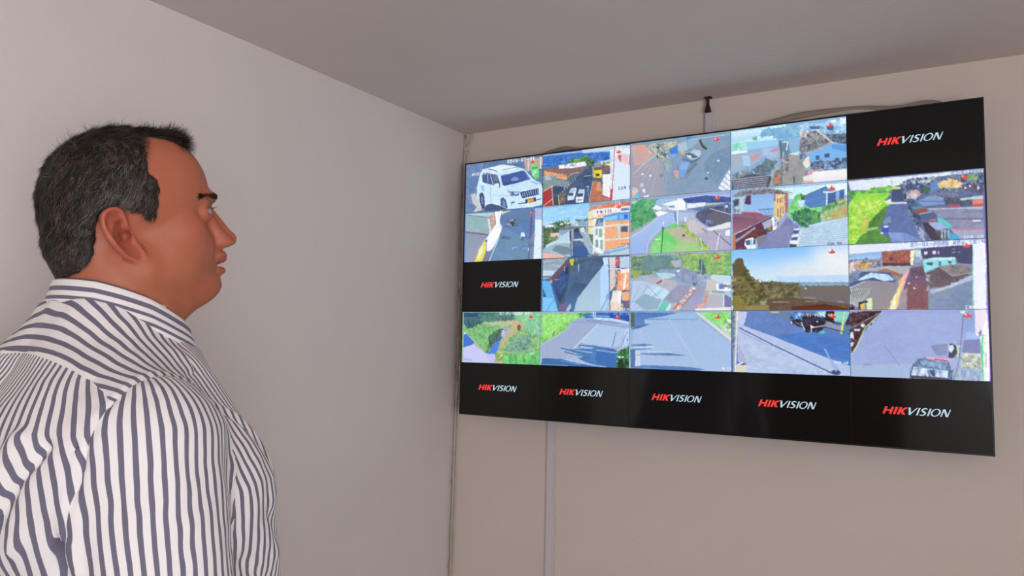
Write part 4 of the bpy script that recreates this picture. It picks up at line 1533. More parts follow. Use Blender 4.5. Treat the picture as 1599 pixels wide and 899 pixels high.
# thin cable tacked down the corner
cp = spline([(0.031, -0.008, H - 0.001), (0.029, -0.010, 2.125), (0.018, -0.014, 2.100), (0.012, -0.013, 2.088), (0.007, -0.013, 2.07), (0.010, -0.012, 1.94), (0.009, -0.012, 1.70),
             (0.013, -0.011, 1.50), (0.012, -0.011, 1.33), (0.002, -0.012, 1.28), (-0.005, -0.0115, 1.20), (-0.007, -0.0115, 1.05), (-0.009, -0.0115, 0.86), (-0.010, -0.0115, 0.72), (-0.010, -0.0115, 0.62)], 6)
mb = MB(); mb.tube(cp, 0.0032, 8)
cc = mb.build('corner_cable', M_CABLE, smooth=True)
tag(cc, 'thin off-white cable tacked down the corner beside the television', 'cable')
for z, x in ((2.092, 0.014), (1.335, 0.012)):
    mb = MB(); mb.box((x - 0.006, -0.018, z - 0.005), (x + 0.006, -0.004, z + 0.005), 0.001); mb.build('cable_clip', M_RACE, cc)
mb = MB(); mb.tube([(0.012, -0.018, 2.088), (0.020, -0.02, 2.084), (0.027, -0.018, 2.087)], 0.0022, 6); mb.build('cable_tie', M_CAULK, cc, True)
# dark crack at the foot of the visible corner
mb = MB()
mb.tube([(-0.0215, -0.011, 0.86), (-0.0225, -0.0115, 0.80), (-0.0225, -0.0115, 0.72), (-0.0235, -0.0115, 0.66)], [0.0006, 0.0012, 0.0008, 0.0015], 6)
mb.tube([(-0.0235, -0.012, 0.675), (-0.026, -0.012, 0.655), (-0.0275, -0.0118, 0.640)], [0.0012, 0.0040, 0.001], 6)
tag(mb.build('trim_2', M_SMUDGE, smooth=True), kind='structure')
# cables lying along the top behind the panel
def loom(name, pts, r, m, label):
    mb = MB(); mb.tube(spline(pts, 7), r, 10, 1.0)
    o = mb.build(name, m, smooth=True); tag(o, label, 'cable'); return o
loom('cable_loom', [(0.10, -0.030, 1.95), (0.20, -0.036, 2.018), (0.30, -0.038, 2.026), (0.36, -0.038, 2.038), (0.407, -0.038, 2.044), (0.47, -0.038, 2.034), (0.66, -0.038, 2.027), (0.76, -0.038, 2.026), (0.81, -0.036, 1.99), (0.83, -0.03, 1.93)], 0.009, M_GREYC,
     'grey cable lying behind the top edge of the television, at its end beside the corner')
loom('cable_sleeve', [(0.885, -0.034, 1.94), (0.915, -0.036, 2.015), (0.96, -0.038, 2.032), (1.047, -0.038, 2.048), (1.115, -0.038, 2.056), (1.242, -0.038, 2.053), (1.33, -0.038, 2.042), (1.392, -0.038, 2.047), (1.43, -0.038, 2.034), (1.48, -0.036, 2.00), (1.49, -0.03, 1.93)], 0.011, M_GREYC,
     'thick grey cable sleeve bulging above the right half of the television')
loom('signal_cable', [(0.93, -0.056, 1.95), (0.97, -0.058, 2.020), (1.06, -0.058, 2.034), (1.16, -0.058, 2.042), (1.25, -0.058, 2.043), (1.30, -0.056, 2.02), (1.32, -0.05, 1.94)], 0.006, M_CABLE,
     'thin pale cable in front of the thick grey sleeve above the television')

# ------------------------------------------------------------------ solid modelling with signed distance fields (metres)
def surface_nets(V, org, h):
    V = V.astype(np.float32); ins = V < 0
    nx, ny, nz = V.shape
    s = np.zeros((nx - 1, ny - 1, nz - 1), np.uint8)
    off = [(i, j, k) for i in (0, 1) for j in (0, 1) for k in (0, 1)]
    for i, j, k in off: s += ins[i:nx - 1 + i, j:ny - 1 + j, k:nz - 1 + k]
    act = np.argwhere((s > 0) & (s < 8))
    cid = -np.ones((nx - 1, ny - 1, nz - 1), np.int32)
    cid[act[:, 0], act[:, 1], act[:, 2]] = np.arange(len(act))
    val = {q: V[act[:, 0] + q[0], act[:, 1] + q[1], act[:, 2] + q[2]] for q in off}
    acc = np.zeros((len(act), 3), np.float32); cnt = np.zeros(len(act), np.float32)
    for a in off:
        for b in off:
            if sum(b) - sum(a) == 1 and all(y >= x for x, y in zip(a, b)):
                va, vb = val[a], val[b]; c = (va < 0) != (vb < 0)
                t = np.where(c, va / np.where(c, va - vb, 1), 0)[:, None]
                p = np.array(a, np.float32) + t * (np.array(b, np.float32) - np.array(a, np.float32))
                acc += np.where(c[:, None], p, 0); cnt += c
    P = (act + acc / cnt[:, None]) * h + np.array(org)
    F = []
    for ax in range(3):
        o = [0, 0, 0]; o[ax] = 1
        A = ins[:nx - o[0], :ny - o[1], :nz - o[2]]; B = ins[o[0]:, o[1]:, o[2]:]
        u, v = [(1, 2), (2, 0), (0, 1)][ax]
        e = np.argwhere(A != B)
        lim = np.array(cid.shape)
        ok = (e[:, u] > 0) & (e[:, v] > 0) & (e[:, u] < lim[u]) & (e[:, v] < lim[v]); e = e[ok]
        fl = A[e[:, 0], e[:, 1], e[:, 2]]
        def cell(du, dv):
            q = e.copy(); q[:, u] -= du; q[:, v] -= dv
            return cid[q[:, 0], q[:, 1], q[:, 2]]
        q = np.stack([cell(1, 1), cell(0, 1), cell(0, 0), cell(1, 0)], 1)
        q[~fl] = q[~fl][:, ::-1]
        F.append(q)
    F = np.concatenate(F); F = F[(F >= 0).all(1)]
    return P, F
def grid(lo, hi, h):
    ax = [np.arange(a, b + h, h, dtype=np.float32) for a, b in zip(lo, hi)]
    return np.meshgrid(*ax, indexing='ij')
def mesh_sdf(fn, lo, hi, h):
    X, Y, Z = grid(lo, hi, h)
    V = np.empty(X.shape, np.float32)
    for i in range(0, X.shape[0], 24):
        V[i:i + 24] = fn(X[i:i + 24], Y[i:i + 24], Z[i:i + 24])
    return surface_nets(V, lo, h)
def relax(P, F, it=1, k=0.5):
    for _ in range(it):
        acc = np.zeros_like(P); c = np.zeros(len(P))
        for a in range(4):
            for b_ in ((a + 1) % 4, (a + 3) % 4):
                np.add.at(acc, F[:, a], P[F[:, b_]]); np.add.at(c, F[:, a], 1)
        P = P * (1 - k) + k * acc / np.maximum(c, 1)[:, None]
    return P
def ell(x, y, z, c, r):
    a, b, d = (x - c[0]) / r[0], (y - c[1]) / r[1], (z - c[2]) / r[2]
    k0 = np.sqrt(a * a + b * b + d * d); k1 = np.sqrt((a / r[0]) ** 2 + (b / r[1]) ** 2 + (d / r[2]) ** 2)
    return k0 * (k0 - 1) / np.maximum(k1, 1e-9)
def cap(x, y, z, a, b, ra, rb=None, t_out=False):
    rb = ra if rb is None else rb
    ax, ay, az = a; bx, by, bz = b[0] - ax, b[1] - ay, b[2] - az
    px, py, pz = x - ax, y - ay, z - az
    t = np.clip((px * bx + py * by + pz * bz) / (bx * bx + by * by + bz * bz), 0, 1)
    d = np.sqrt((px - bx * t) ** 2 + (py - by * t) ** 2 + (pz - bz * t) ** 2) - (ra + (rb - ra) * t)
    return (d, t) if t_out else d
def smin(a, b, k):
    h = np.maximum(k - np.abs(a - b), 0) / k
    return np.minimum(a, b) - h * h * k * 0.25
def smax(a, b, k): return -smin(-a, -b, k)
def poly2(x, y, P):
    """signed distance to a polygon"""
    d = np.full(x.shape, 1e9, np.float32); ins = np.zeros(x.shape, bool); n = len(P)
    for i in range(n):
        (x0, y0), (x1, y1) = P[i], P[(i + 1) % n]
        ex, ey = x1 - x0, y1 - y0
        t = np.clip(((x - x0) * ex + (y - y0) * ey) / (ex * ex + ey * ey), 0, 1)
        d = np.minimum(d, (x - x0 - ex * t) ** 2 + (y - y0 - ey * t) ** 2)
        if y0 != y1: ins ^= ((y >= y0) != (y >= y1)) & (x < ex * (y - y0) / ey + x0)
    return np.sqrt(d) * np.where(ins, -1, 1)
def n3(x, y, z, f, seed):
    """smooth 3-D value noise in -1..1"""
    rs = np.random.RandomState(seed); g = rs.random((32, 32, 32)).astype(np.float32) * 2 - 1
    p = [np.asarray(q, np.float32) * f + 100 for q in (x, y, z)]
    i = [np.floor(q).astype(np.int32) for q in p]; t = [q - k for q, k in zip(p, i)]; t = [q * q * (3 - 2 * q) for q in t]
    r = 0
    for a in (0, 1):
        for b in (0, 1):
            for c in (0, 1):
                w = (t[0] if a else 1 - t[0]) * (t[1] if b else 1 - t[1]) * (t[2] if c else 1 - t[2])
                r = r + w * g[(i[0] + a) & 31, (i[1] + b) & 31, (i[2] + c) & 31]
    return r

# ------------------------------------------------------------------ the man
MX, MY = 0.4778, -1.4868            # the point of the floor below his ears
HZ = 1.6178                         # ear height
AZ, PT = math.radians(20.2), math.radians(14)
HF = np.array([math.sin(AZ) * math.cos(PT), math.cos(AZ) * math.cos(PT), math.sin(PT)])   # where the face points
HL = np.array([-math.cos(AZ), math.sin(AZ), 0.0])                                        # his left
HU = np.cross(HF, HL)
R3 = np.stack([HF, HL, HU])         # rows: head axes
def to_head(P): return (P - np.array([0, 0, HZ])) @ R3.T          # body-local -> head
def from_head(P): return P @ R3 + np.array([0, 0, HZ])
mm = 0.001
def skull(f, l, u):
    a = np.abs(l)
    d = ell(f, l, u, (6 * mm, 0, 20 * mm), (96 * mm, 73 * mm, 83 * mm))
    d = smin(d, ell(f, l, u, (43 * mm, 0, 31 * mm), (57 * mm, 60 * mm, 62 * mm)), 12 * mm)
    d = smin(d, ell(f, l, u, (-34 * mm, 0, 2 * mm), (59 * mm, 66 * mm, 62 * mm)), 14 * mm)
    return d
EAR = [(-50, -22), (-48.5, -13), (-44, -6), (-37, -2.5), (-29, -2.5), (-22.5, -7), (-20, -14), (-20, -24), (-17, -33), (-13.5, -45), (-9, -57), (-8.5, -65), (-14, -69.5), (-22, -68.5), (-32, -62), (-41, -50), (-47, -37)]
EAR = [((a + 28) * 1.10 * mm - 27 * mm, (b + 36) * 1.07 * mm - 35 * mm) for a, b in EAR]
def ear(f, a, u):
    d2 = poly2(f, u, EAR)
    base = (70 * mm) + np.clip(-f - 12 * mm, 0, 1) * 0.42 + np.clip(-u - 50 * mm, 0, 1) * 0.10 - np.clip(-u - 45 * mm, 0, 1) * 0.25
    rim = 5.2 * mm * np.exp(-((d2 + 3.2 * mm) / (3.0 * mm)) ** 2)
    rim = rim * (1 / (1 + np.exp((f + 19 * mm + (u + 30 * mm) * 0.1) / (2 * mm))) * 0.9 + 0.1)
    # antihelix: a curved ridge inside the rim
    ah = np.abs(np.hypot((f + 27 * mm) * 1.0, (u + 34 * mm) * 0.75) - 14 * mm)
    anti = 3.4 * mm * np.exp(-(ah / (2.6 * mm)) ** 2) / (1 + np.exp((f + 27 * mm) / (3 * mm)))
    concha = -11 * mm * np.exp(-((f + 25.5 * mm) / (7.5 * mm)) ** 2 - ((u + 35 * mm) / (9 * mm)) ** 2)
    concha += -4.5 * mm * np.exp(-((f + 27 * mm) / (6 * mm)) ** 2 - ((u + 20 * mm) / (5 * mm)) ** 2)
    canal = -9 * mm * np.exp(-((f + 19.5 * mm) / (2.6 * mm)) ** 2 - ((u + 33 * mm) / (4.5 * mm)) ** 2)
    h = rim + anti + concha + canal
    return smax(smax(d2, a - (base + h), 3.5 * mm), (base - 5.5 * mm + np.minimum(concha + canal, 0)) - a, 2 * mm)
def head(f, l, u):
    a = np.abs(l)
    E = lambda c, r, m_=a: ell(f, m_, u, tuple(q * mm for q in c), tuple(q * mm for q in r))
    C = lambda p, q, ra, rb, m_=a: cap(f, m_, u, tuple(v * mm for v in p), tuple(v * mm for v in q), ra * mm, rb * mm)
    d = skull(f, l, u)
    d = smin(d, E((46, 0, -50), (47, 52, 52), l), 20 * mm)            # middle of the face
    d = smin(d, E((30, 22, -66), (48, 42, 52)), 16 * mm)             # cheeks and jaw sides
    d = smin(d, E((52, 42, -38), (24, 19, 20)), 14 * mm)             # cheekbones
    d = smin(d, E((62, 0, -68), (37, 36, 44), l), 14 * mm)           # mouth region
    d = smin(d, C((-2, 52, -80), (72, 14, -114), 16, 16), 18 * mm)   # jaw line
    d = smin(d, E((79, 0, -112), (18, 21, 17), l), 10 * mm)          # chin
    d = smin(d, C((47, 0, -116), (-8, 0, -136), 29, 43, l), 22 * mm) # soft throat
    d = smin(d, E((94, 20, 3), (14, 24, 10)), 12 * mm)               # brow
    d = smax(d, -E((105, 33, -14), (15, 18, 11)), 9 * mm)           # eye sockets
    d = smax(d, -E((100, 50, -16), (13, 11, 18)), 14 * mm)
    # neck
    d = smin(d, C((-30, 0, -70), (-62, 0, -200), 61, 66, l), 22 * mm)
    d = smin(d, E((-52, 0, -42), (46, 50, 44), l), 16 * mm)           # nape
    d = smin(d, C((-24, 52, -58), (24, 22, -190), 15, 15), 16 * mm)  # neck muscle
    # nose
    d = smin(d, C((99, 0, -8), (119, 0, -52), 6.5, 9.0, l), 9 * mm)
    d = smin(d, E((119.5, 0, -55), (11, 10.5, 9.5), l), 6 * mm)
    d = smin(d, E((109, 12.5, -59), (12, 7.5, 8)), 6 * mm)
    d = smin(d, C((96, 9, -24), (106, 13, -52), 7, 8), 9 * mm)
    d = smax(d, -E((112, 8.2, -66), (6.5, 4.4, 6)), 2.5 * mm)
    # lips
    d = smin(d, E((96, 0, -76), (15.5, 23, 9), l), 6 * mm)
    d = smin(d, E((99, 0, -82), (11.5, 17, 5), l), 4 * mm)
    d = smin(d, E((93, 0, -97), (13, 19, 8), l), 5 * mm)
    d = smax(d, -E((108, 0, -89.5), (14.5, 23, 1.5), l), 3 * mm)
    d = smax(d, -C((96, 27, -66), (84, 34, -96), 2.0, 1.5), 9 * mm)  # fold beside the mouth
    d = smax(d, -E((104, 0, -109), (7, 18, 5), l), 7 * mm)
    # lids: a shell round each eyeball, open in front
    lid = smax(ell(f, a, u, (82 * mm, 30 * mm, -15 * mm), (14.6 * mm,) * 3), -E((93, 31, -15.4), (13, 13.5, 4.6)), 1.2 * mm)
    lid = smax(lid, -ell(f, a, u, (82 * mm, 30 * mm, -15 * mm), (12.3 * mm,) * 3), 0.8 * mm)
    d = smin(d, lid, 3.5 * mm)
    d = smin(d, ear(f, a, u), 5 * mm)
    return d

# hair-covered area seen from the side (forward, up) plus the top patch that runs forward
HAIR = [(-140, -80), (-96, -78), (-78, -73), (-66, -65), (-57, -50), (-53, -24), (-46, -6), (-34, 1), (-22, 0), (-14, -6), (-3, -9), (6, -20), (16, -19), (21, -2), (26, 16), (26, 28), (17, 38), (20, 56), (24, 72), (50, 84), (60, 140), (-140, 140)]
HAIR = [(a * mm, b * mm) for a, b in HAIR]
def hair_mask(f, l, u):
    """negative where hair grows"""
    a = np.abs(l)
    temple = poly2(f, u, HAIR)
    top = np.maximum(np.maximum(a - 41 * mm + (f - 10 * mm) * 0.12, 40 * mm - u), f - (88 * mm - a * a / (0.08)))
    fuzz = 1.6 * mm * n3(f, l, u, 170, 77) + 1.2 * mm * n3(f, l, u, 420, 78)
    return fuzz + np.minimum(np.where((f > 22 * mm) & (u > 66 * mm), 1.0, temple), top)

def head_grid():
    lo = (-0.14, -0.115, -0.205); hi = (0.14, 0.115, 0.118)
    P, F = mesh_sdf(head, lo, hi, 0.0016)
    return P, F
HP, HFc = head_grid()
HP = relax(HP, HFc, 1, 0.4)
def normals(P, F):
    n = np.cross(P[F[:, 2]] - P[F[:, 0]], P[F[:, 3]] - P[F[:, 1]])
    N = np.zeros_like(P)
    for a in range(F.shape[1]): np.add.at(N, F[:, a], n)
    return N / np.maximum(np.linalg.norm(N, axis=1, keepdims=True), 1e-12)

def skin_colour(P):
    """P in head axes"""
    f, l, u = P.T / mm; a = np.abs(l)
    def blob(c, r): return np.exp(-(((f - c[0]) / r[0]) ** 2 + ((a - c[1]) / r[1]) ** 2 + ((u - c[2]) / r[2]) ** 2))
    base = np.array(lin('b4694c'))
    C = np.tile(base, (len(P), 1))
    def mixc(w, c):
        nonlocal C
        w = np.clip(w, 0, 1)[:, None]; C = C * (1 - w) + np.array(lin(c)) * w
    n = n3(P[:, 0], P[:, 1], P[:, 2], 60, 5) * 0.5 + n3(P[:, 0], P[:, 1], P[:, 2], 160, 6) * 0.3
    mixc(0.25 + 0.35 * n, 'aa5f44')
    mixc(0.50 * blob((70, 45, -45), (40, 30, 26)), 'b8604a')       # cheeks
    mixc(0.45 * blob((115, 0, -52), (14, 16, 14)), 'b8604a')       # nose
    mixc(0.5 * blob((-30, 80, -30), (26, 18, 45)), 'bc5c48')       # ears
    mixc(0.45 * blob((75, 20, -108), (45, 50, 34)), '9a5c42')      # shaved beard
    mixc(0.45 * blob((100, 0, -72), (16, 26, 8)), '925442')
    mixc(0.35 * blob((90, 30, -20), (14, 22, 10)), '965040')
    lip = np.maximum(np.exp(-((u + 81) / 5.5) ** 2), np.exp(-((u + 96) / 6) ** 2)) * (f > 92) * (a < 24 - np.abs(u + 89) * 0.3)
    mixc(0.75 * lip, 'a4564e')
    mixc(0.55 * np.exp(-((u + 10.9) / 1.3) ** 2) * (f > 84) * (a > 19) * (a < 44), '3a1c14')
    ed = poly2(P[:, 0], P[:, 2], EAR) / mm
    mixc(0.5 * (a > 66) * np.clip((-ed - 4) / 4, 0, 1), '94402f')
    mixc(0.35 * (a > 68) * np.exp(-((ed + 2.5) / 3) ** 2), 'd0705a')
    mixc(0.7 * blob((-19.5, 70, -33), (3.5, 12, 5)), '3a1812')
    mixc(0.35 * blob((-20, 50, -150), (90, 60, 50)), 'aa6a46')
    hm = hair_mask(P[:, 0], P[:, 1], P[:, 2])
    mixc(0.92 * np.clip((0.001 - hm) / 0.006, 0, 1) * (u > -80), '2b211c')
    return C
HC = skin_colour(HP)
HN = normals(HP, HFc)

# ---- body surfaces in body-local coordinates (x his right, y forward, z up)
def interp(z, T):
    zs = [t[0] for t in T]
    return [np.interp(z, zs, [t[i] for t in T]).astype(np.float32) for i in range(1, len(T[0]))]
# z: centre y, half width, half depth, roundness
TORSO = [(0.94, 0.020, 0.180, 0.140), (1.00, 0.030, 0.184, 0.150), (1.08, 0.024, 0.180, 0.150), (1.18, 0.018, 0.180, 0.147), (1.28, 0.000, 0.180, 0.138),
         (1.36, -0.030, 0.165, 0.114), (1.41, -0.034, 0.105, 0.078), (1.455, -0.026, 0.070, 0.062), (1.50, -0.018, 0.054, 0.055)]
def sec(x, y, z, T, grow=0.0, n=2.5):
    yc, a, b = interp(z, T)
    a = a + grow; b = b + grow
    k = (np.abs(x / a) ** n + np.abs((y - yc) / b) ** n) ** (1.0 / n)
    return (k - 1) * np.minimum(a, b) * 0.9
SHO = (0.160, -0.064, 1.332); ELB = (0.236, -0.078, 1.070); WRI = (0.250, 0.045, 0.830)
def arm_d(x, y, z, grow):
    a = np.abs(x)
    d, t = cap(a, y, z, SHO, ELB, 0.058 + grow, 0.046 + grow, True)
    d2, t2 = cap(a, y, z, ELB, WRI, 0.044 + grow, 0.030 + grow, True)
    return smin(d, d2, 0.02)
def torso_d(x, y, z, grow):
    a = np.abs(x)
    d = sec(x, y, z, TORSO, grow)
    d = smax(d, 0.93 - z, 0.01)
    d = smax(d, z - 1.492 - grow, 0.02)
    # trapezius / shoulder line
    d = smin(d, cap(a, y, z, (0.050, -0.050, 1.402), (0.160, -0.060, 1.345), 0.046 + grow, 0.048 + grow), 0.045)
    d = smin(d, ell(a, y, z, (0.085, -0.092, 1.29), (0.105 + grow, 0.080 + grow, 0.125)), 0.04)   # shoulder blade
    d = smin(d, ell(a, y, z, (0.080, 0.045, 1.26), (0.090 + grow, 0.070 + grow, 0.10)), 0.05)     # chest
    d = smin(d, cap(a, y, z, (0.020, 0.045, 1.400), (0.075, 0.020, 1.372), 0.044 + grow, 0.044 + grow), 0.04)
    return d
def inner_body(x, y, z):
    d = smin(torso_d(x, y, z, 0.0), arm_d(x, y, z, 0.0), 0.03)
    a = np.abs(x)
    hip = ell(x, y, z, (0, 0.0, 0.90), (0.170, 0.125, 0.13))
    leg = smin(cap(a, y, z, (0.095, 0.0, 0.86), (0.115, 0.015, 0.48), 0.082, 0.055), cap(a, y, z, (0.115, 0.015, 0.48), (0.120, -0.02, 0.09), 0.052, 0.036), 0.02)
    foot = smin(cap(a, y, z, (0.120, -0.03, 0.055), (0.128, 0.11, 0.032), 0.034, 0.026), leg, 0.02)
    return smin(smin(d, hip, 0.05), foot, 0.03)
def hand(sgn):
    """relaxed hanging hand; five separate bent fingers"""
    W = np.array(WRI) * np.array([sgn, 1, 1])
    def g(x, y, z):
        X, Y, Z = (x - W[0]) * sgn, y - W[1], z - W[2]
        d = cap(X, Y, Z, (0, -0.006, 0.03), (0.002, 0, -0.02), 0.027, 0.024)
        palm = ell(X, Y, Z, (0.004, 0.006, -0.062), (0.017, 0.041, 0.052))
        d = smin(d, palm, 0.02)
        for i, (yy, L, c) in enumerate(((0.034, 0.072, 0.30), (0.012, 0.080, 0.36), (-0.010, 0.074, 0.44), (-0.030, 0.058, 0.52))):
            p0 = np.array((0.003, yy * 0.7, -0.070)); p1 = np.array((0.004, yy, -0.104)); ang = c
            seg = (L * 0.46, L * 0.30, L * 0.24); r = 0.0092 - 0.0004 * i
            d = smin(d, cap(X, Y, Z, tuple(p0), tuple(p1), r + 0.001, r), 0.006)
            q = p1
            fd = None
            for s_ in seg:
                nx = q + s_ * np.array((-math.sin(ang), 0.04, -math.cos(ang)))
                c1 = cap(X, Y, Z, tuple(q), tuple(nx), r, r - 0.0009); fd = c1 if fd is None else np.minimum(fd, c1)
                q = nx; ang += 0.32; r -= 0.0009
            d = smin(d, fd, 0.003)
        t = cap(X, Y, Z, (0.0, 0.022, -0.030), (-0.010, 0.052, -0.058), 0.0135, 0.0115)
        t = smin(t, cap(X, Y, Z, (-0.010, 0.052, -0.058), (-0.016, 0.060, -0.088), 0.0112, 0.0098), 0.004)
        t = smin(t, cap(X, Y, Z, (-0.016, 0.060, -0.088), (-0.022, 0.058, -0.110), 0.0098, 0.0080), 0.003)
        return smin(d, t, 0.008)
    lo = (W[0] - 0.08, W[1] - 0.07, W[2] - 0.24); hi = (W[0] + 0.08, W[1] + 0.09, W[2] + 0.03)
    return mesh_sdf(g, lo, hi, 0.0025)

VV, FF, CC = [from_head(HP)], [HFc], [HC]
nb = len(HP)
SK_BODY = np.array(lin('b06c4e'))
P, F = mesh_sdf(inner_body, (-0.34, -0.24, 0.0), (0.34, 0.28, 1.46), 0.008)
# no bare torso may poke into the head's own neck: keep it below the collar
VV.append(P); FF.append(F + nb); CC.append(np.tile(SK_BODY, (len(P), 1))); nb += len(P)
for s in (1, -1):
    P, F = hand(s)
    VV.append(P); FF.append(F + nb); CC.append(np.tile(SK_BODY, (len(P), 1))); nb += len(P)
M_SKIN = attr_mat('skin', 'tint', rough=0.50, sss=0.10, bump=(900, 0.12, 0.001), spec=0.35)
person = mesh_obj('person', np.concatenate(VV), np.concatenate(FF), M_SKIN)
set_col(person, 'tint', np.concatenate(CC))
person.location = (MX, MY, 0)
tag(person, 'heavyset man in a striped shirt standing beside the white wall, looking up at the television', 'person')

def hobj(name, Ph, F, m, parent=None, smooth=True):
    return mesh_obj(name, from_head(Ph), F, m, parent or person, smooth)

# ---- eyes
M_EYE = attr_mat('eyeball', 'tint', rough=0.12)
for sg in (-1, 1):
    th, ph = np.meshgrid(np.linspace(0, math.pi, 33), np.linspace(0, 2 * math.pi, 48, endpoint=False), indexing='ij')
    D = np.stack([np.cos(th), np.sin(th) * np.cos(ph), np.sin(th) * np.sin(ph)], -1).reshape(-1, 3)
    idx = np.arange(33 * 48).reshape(33, 48)
    F = np.stack([idx[:-1], idx[1:], np.roll(idx, -1, 1)[1:], np.roll(idx, -1, 1)[:-1]], -1).reshape(-1, 4)
    R_ = 12.4 * mm + 0.6 * mm * np.exp(-(np.arccos(np.clip(D[:, 0], -1, 1)) / 0.35) ** 2)
    o = hobj('eye', D * R_[:, None] + np.array([82, sg * 30, -15]) * mm, F, M_EYE)
    an = np.arccos(np.clip(D[:, 0], -1, 1))
    col = np.where((an < 0.20)[:, None], np.array(lin('0c0a0a')), np.where((an < 0.48)[:, None], np.array(lin('4a3324')), np.array(lin('a8a29e'))))
    set_col(o, 'tint', col)

# ---- hair: a solid cap under many short strands
def hair_cap(f, l, u):
    n = n3(f, l, u, 95, 11) * 2.2 * mm + n3(f, l, u, 220, 12) * 1.3 * mm
    k = hair_mask(f, l, u)
    th = 5.0 * mm * np.clip((u + 85 * mm) / (60 * mm), 0.25, 1)
    s = skull(f, l, u)
    s = smin(s, cap(f, l, u, (-30 * mm, 0, -70 * mm), (-62 * mm, 0, -200 * mm), 61 * mm, 66 * mm), 22 * mm)
    s = smin(s, ell(f, l, u, (-52 * mm, 0, -42 * mm), (46 * mm, 50 * mm, 44 * mm)), 16 * mm)
    return smax(s - th - n * np.clip((u + 85 * mm) / (60 * mm), 0.3, 1), k + 1 * mm, 6 * mm)
P, F = mesh_sdf(hair_cap, (-0.125, -0.10, -0.085), (0.115, 0.10, 0.125), 0.0022)
M_HAIR = attr_mat('hair', 'tint', rough=0.55, spec=0.35)
hair = hobj('hair', P, F, M_HAIR)
rs = np.random.RandomState(4)
base = np.array(lin('241c18')); grey = np.array(lin('483c34'))
w = np.clip(0.25 + 0.6 * n3(P[:, 0], P[:, 1], P[:, 2], 150, 21) + 0.3 * n3(P[:, 0], P[:, 1], P[:, 2], 50, 22), 0, 1)[:, None] * 0.7
set_col(hair, 'tint', base * (1 - w) + grey * w)

def strands(root, nrm, direc, length, width, colour, rng, curl=0.35, seg=4):
    """ribbons lying over the scalp; all arrays n x 3 in head axes"""
    n = len(root); V = np.zeros((n, seg + 1, 2, 3), np.float32); p = root.copy(); d = direc.copy()
    cl = rng.normal(0, 1, (n, 3)) * curl
    for i in range(seg + 1):
        side = np.cross(d, nrm); side /= np.maximum(np.linalg.norm(side, axis=1, keepdims=True), 1e-6)
        wd = width * (1 - 0.75 * i / seg)
        V[:, i, 0] = p + side * wd[:, None] / 2; V[:, i, 1] = p - side * wd[:, None] / 2
        p = p + d * (length / seg)[:, None]
        d = d + cl * (1.0 / seg) - nrm * 0.16; d /= np.linalg.norm(d, axis=1, keepdims=True)
    F = []
    b = np.arange(n)[:, None] * (seg + 1) * 2 + np.arange(seg)[None] * 2
    F = np.stack([b, b + 1, b + 3, b + 2], -1).reshape(-1, 4)
    return V.reshape(-1, 3), F, np.repeat(colour, (seg + 1) * 2, 0)
def sample(P, F, N, maskv, n, rng):
    keep = F[(maskv[F] < 0).all(1)]
    ar = np.linalg.norm(np.cross(P[keep[:, 2]] - P[keep[:, 0]], P[keep[:, 3]] - P[keep[:, 1]]), axis=1)
    q = keep[rng.choice(len(keep), n, p=ar / ar.sum())]
    a, b = rng.random((n, 1)), rng.random((n, 1))
    pt = P[q[:, 0]] * (1 - a) * (1 - b) + P[q[:, 1]] * a * (1 - b) + P[q[:, 2]] * a * b + P[q[:, 3]] * (1 - a) * b
    nn = N[q].mean(1); nn /= np.linalg.norm(nn, axis=1, keepdims=True)
    return pt, nn
NP_ = normals(P, F)
outer = np.where((skull(P[:, 0], P[:, 1], P[:, 2]) > 1.5 * mm), -1.0, 1.0)
root, nn = sample(P, F, NP_, outer, 34000, rs)
f, l, u = root.T
topw = np.clip((u - 60 * mm) / (30 * mm), 0, 1)[:, None]
frontw = np.clip((f - 30 * mm) / (30 * mm), 0, 1)[:, None] * topw
flow = np.stack([-0.55 + 0 * f, 0 * f, -0.8 + 0 * f], 1) * (1 - topw) + topw * np.stack([0.75 + 0 * f, -0.15 + 0.2 * np.sign(l), 0.1 + 0 * f], 1)
sw = n3(f, l, u, 60, 31)[:, None] * np.array([0.5, 0.3, 0.2]) + n3(f, l, u, 140, 32)[:, None] * np.array([0.2, 0.3, 0.5])
flow = flow + sw + rs.normal(0, 0.22, (len(f), 3))
flow -= nn * (flow * nn).sum(1, keepdims=True)
flow /= np.linalg.norm(flow, axis=1, keepdims=True)
lift = 0.20 + 0.20 * rs.random((len(f), 1)) + 0.25 * frontw
dr_ = flow + nn * lift; dr_ /= np.linalg.norm(dr_, axis=1, keepdims=True)
nape = np.clip((u + 80 * mm) / (60 * mm), 0.25, 1)
L_ = (0.007 + 0.006 * rs.random(len(f)) + 0.006 * topw[:, 0] + 0.010 * frontw[:, 0]) * nape
g = rs.random(len(f)); gp = 0.10 + 0.16 * (0.4 + 0.6 * np.clip((f + 50 * mm) / (60 * mm), 0, 1)) * np.clip(1 - topw[:, 0], 0, 1) + 0.2 * (n3(f, l, u, 50, 33) > 0.25)
pal = np.array([lin('130e0b'), lin('241a15'), lin('35291f'), lin('5c5147'), lin('7a6f65')])
ci = np.where(g < gp * 0.3, 4, np.where(g < gp, 3, rs.randint(0, 3, len(f))))
Vs, Fs, Cs = strands(root, nn, dr_, L_, 0.00040 + 0.0003 * rs.random(len(f)), pal[ci], rs)
